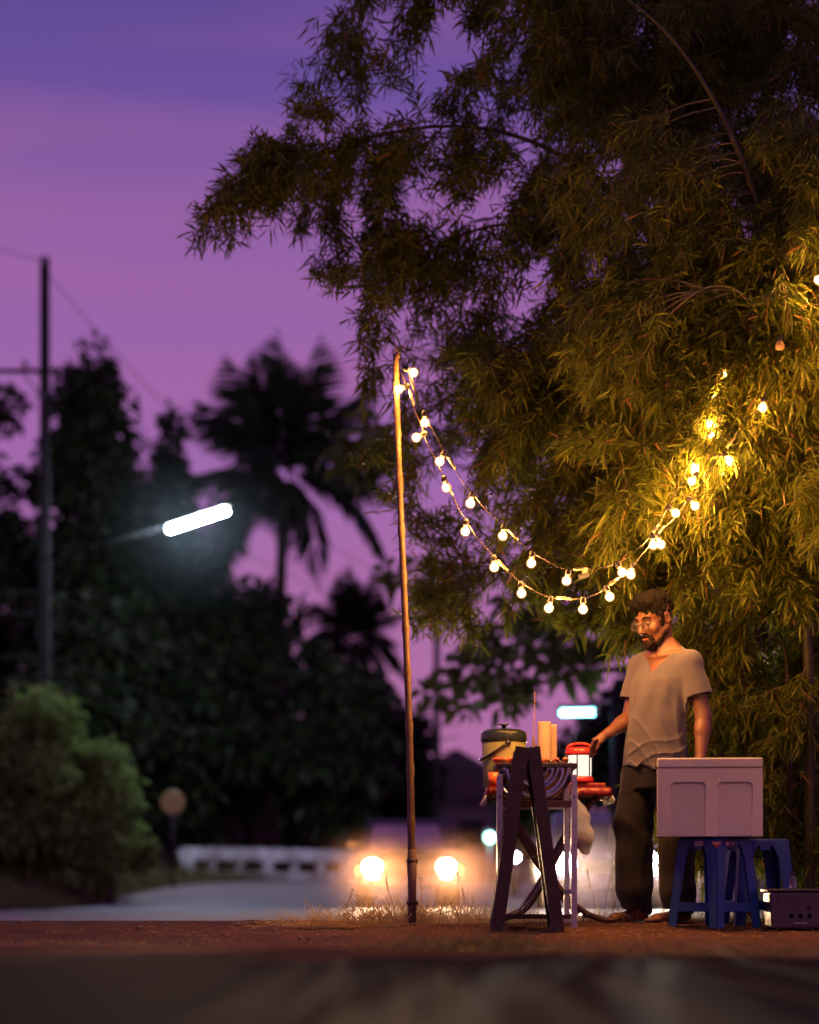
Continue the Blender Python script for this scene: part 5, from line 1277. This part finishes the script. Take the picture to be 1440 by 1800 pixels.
    for an in (anR, anL):
        m = MB(); out = []
        for k in range(28):
            q = k / 28 * 2 * math.pi; l = math.cos(q) * .138 + .05; w = math.sin(q) * (.041 + .012 * math.cos(q)); out.append((an[0] + ft[0] * l + sd[0] * w, an[1] + ft[1] * l + sd[1] * w))
        so = m.prism(out, .0, .017, 'z').build('flip_flop', fm, t, bevel=.003)
        toe = an * [1, 1, 0] + ft * .135 + Z * .05
        for sg in (-1, 1):
            e = an * [1, 1, 0] + ft * .035 + sd * .044 * sg + Z * .018; mid = an * [1, 1, 0] + ft * .085 + sd * .030 * sg + Z * .066
            MB().tube(bez([Vector(toe), Vector(mid), Vector(e)], 8), .0055, 6).build('strap', m_black, so, smooth=True)
person()

# ------------------------------------------------------------------ dry grass, litter, near weeds
lf_straw = leafmat('straw', (.34, .23, .09), (.58, .43, .20), transl=.5)
lf_weed = leafmat('weed_blade', (.07, .09, .02), (.20, .18, .06), transl=.35)
def tuft(name, label, cx, cy, rx, ry, n, lmin, lmax, up, m, seed, wid=.02, group=None):
    g = np.random.default_rng(seed); X = cx + g.normal(size=n) * rx; Y = cy + g.normal(size=n) * ry
    P = np.stack([X, Y, ZG(Y) + g.uniform(-.005, .012, n)], -1); D = g.normal(size=(n, 3)) * np.array([1, 1, .25]) + np.array([0, 0, up])
    L = g.uniform(lmin, lmax, n); vv = leaf_arrays(P, D, L, L * wid + .0012, g.uniform(0, .6, n), g)
    vv[..., 2] = np.maximum(vv[..., 2], ZG(vv[..., 1]) + .002)
    o = link_mesh(leaf_mesh(name, vv), name, m); return tag(o, label, 'grass', group, 'stuff')
tuft('dry_grass', 'flattened heap of dry straw left of the bamboo pole base', -.30, 12.25, .20, .12, 1500, .05, .18, .35, lf_straw, 81)
tuft('dry_grass', 'dry grass blades standing around the bamboo pole base', .02, 12.55, .24, .22, 700, .06, .24, 1.5, lf_straw, 82)
tuft('dry_grass', 'thin dry grass between pole and sandwich board', .28, 12.9, .22, .35, 420, .04, .16, 1.3, lf_straw, 83)
tuft('dry_grass', 'dry grass lying under the grill and table', .66, 12.9, .28, .30, 700, .03, .14, .7, lf_straw, 84)
tuft('dry_grass', 'straw tangle on the ground left of the man\'s feet', .98, 12.85, .10, .16, 420, .04, .16, .5, lf_straw, 85)
tuft('dry_grass', 'sparse straw litter scattered on the dirt shoulder', .5, 11.5, 1.1, .45, 1500, .015, .06, .1, lf_straw, 86)
tuft('dry_grass', 'low dry grass along the shoulder under the bamboo', 2.0, 12.9, .5, .35, 900, .04, .16, .9, lf_weed, 87)
tuft('near_weeds', 'out-of-focus weeds at the near edge of the shoulder', .24, 9.1, .16, .30, 1300, .04, .13, .8, lf_weed, 88)
tuft('near_weeds', 'out-of-focus short weeds below the stools at the asphalt edge', 1.15, 8.3, .4, .3, 800, .015, .06, .8, lf_weed, 89)
tuft('near_weeds', 'short dry weeds and crumbs along the broken asphalt edge at left', -1.6, 9.9, 1.2, .22, 2200, .008, .035, .5, lf_straw, 96)
tuft('near_weeds', 'short weeds along the asphalt edge in front of the stall', .9, 9.2, .6, .35, 1600, .012, .05, .6, lf_weed, 97)
# seed-headed grass stems in front of the headlight
def stems():
    g = np.random.default_rng(91)
    spots = [(805, 1600, 1525), (820, 1600, 1560), (690, 1600, 1540), (606, 1612, 1565), (640, 1612, 1575), (742, 1606, 1548), (930, 1605, 1560), (1048, 1600, 1535), (1062, 1600, 1520), (1075, 1602, 1550), (960, 1600, 1570), (590, 1610, 1590)]
    nm = 0; spots.sort()
    for px, pb, pt in spots:
        y = 12.9 + g.uniform(0, .6); b = W(px, pb, y); b.z = zg(y); tp = W(px + g.uniform(-18, 22), pt, y); dx = tp - b
        o = thing('grass_stem', f'lone dry grass stem with feathery head, {["first", "second", "third", "fourth", "fifth", "sixth", "seventh", "eighth", "ninth", "tenth", "eleventh", "twelfth"][nm]} from the left', 'grass stem', b, 0, 'dry grass stems along the road edge'); nm += 1
        MB().tube(bez([(0, 0, 0), (dx.x * .2, 0, dx.z * .6), tuple(dx)], 6), [.0022, .002, .0018, .0016, .0014, .0012, .001], 5).build('stem', mat('straw_stem', (.42, .30, .13), .7), o, smooth=True)
        n = 26; u = g.uniform(.62, 1.05, n)[:, None]; P = np.array(dx) * u; D = nrm(np.array(dx) * 2 / max(.01, dx.length) + g.normal(size=(n, 3)) * .5); L = g.uniform(.014, .03, n)
        link_mesh(leaf_mesh('seed_head', leaf_arrays(P, D, L, L * .16, g.uniform(0, .3, n), g)), 'seed_head', lf_straw, o)
names_sorted = None
stems()
# pebbles on the shoulder
def pebbles():
    g = np.random.default_rng(95); m = MB()
    for k in range(260):
        x, y = g.uniform(-2.2, 2.6), g.uniform(10.3, 13.6); r = abs(g.normal()) * .005 + .003
        m.sphere((x, y, zg(y) + r * .3), (r * g.uniform(.8, 1.5), r * g.uniform(.8, 1.3), r * .7), 6, 4, m=Matrix.Rotation(g.uniform(0, 3), 3, 'Z'))
    tag(m.build('pebbles', mat('pebble', (.24, .17, .13), .9, var=.5, scale=40), smooth=True), 'scattered pebbles and clods on the dirt shoulder', 'pebbles', kind='stuff')
pebbles()

# ------------------------------------------------------------------ dust in the truck headlights, glow clouds added at the car and street tube
def cloud(name, label, loc, scale, dens, aniso, col):
    o = MB().sphere((0, 0, 0), 1.0, 24, 16).build(name, bpy.data.materials.new(name), smooth=True); tag(o, label, 'haze', kind='stuff')
    o.location = loc; o.scale = scale; m = o.data.materials[0]; m.use_nodes = True; t = m.node_tree; t.nodes.clear()
    out = t.nodes.new('ShaderNodeOutputMaterial'); v = t.nodes.new('ShaderNodeVolumePrincipled'); v.inputs['Color'].default_value = (*col, 1); v.inputs['Anisotropy'].default_value = aniso
    tc = t.nodes.new('ShaderNodeTexCoord'); ln = t.nodes.new('ShaderNodeVectorMath'); ln.operation = 'LENGTH'; t.links.new(tc.outputs['Object'], ln.inputs[0])
    mr = t.nodes.new('ShaderNodeMapRange'); mr.interpolation_type = 'SMOOTHERSTEP'; mr.inputs['From Min'].default_value = 0; mr.inputs['From Max'].default_value = .97; mr.inputs['To Min'].default_value = dens; mr.inputs['To Max'].default_value = 0
    t.links.new(ln.outputs['Value'], mr.inputs['Value']); t.links.new(mr.outputs[0], v.inputs['Density']); t.links.new(v.outputs[0], out.inputs['Volume'])
cloud('dust_glow_cloud', 'low orange road dust glowing in front of the truck headlights', (-.1, 38.0, .42), (3.9, 4.6, 1.05), .0030, .80, (.95, .60, .42))
cloud('dust_glow_cloud', 'added low glow cloud making the headlight flare of the car behind the grill', (2.75, 29.6, .42), (2.3, 3.6, 1.0), .0045, .80, (.95, .72, .62))  # volume added to spread the car headlights into a flare
cloud('lamp_halo_cloud', 'added faint glow cloud making the halo round the long street tube', W(345, 915, 56.2), (3.4, 3.4, 3.0), .0030, .2, (.8, .88, 1.0))  # volume added only to give the tube its bluish halo
scene.cycles.volume_step_rate = 4; scene.cycles.volume_max_steps = 64
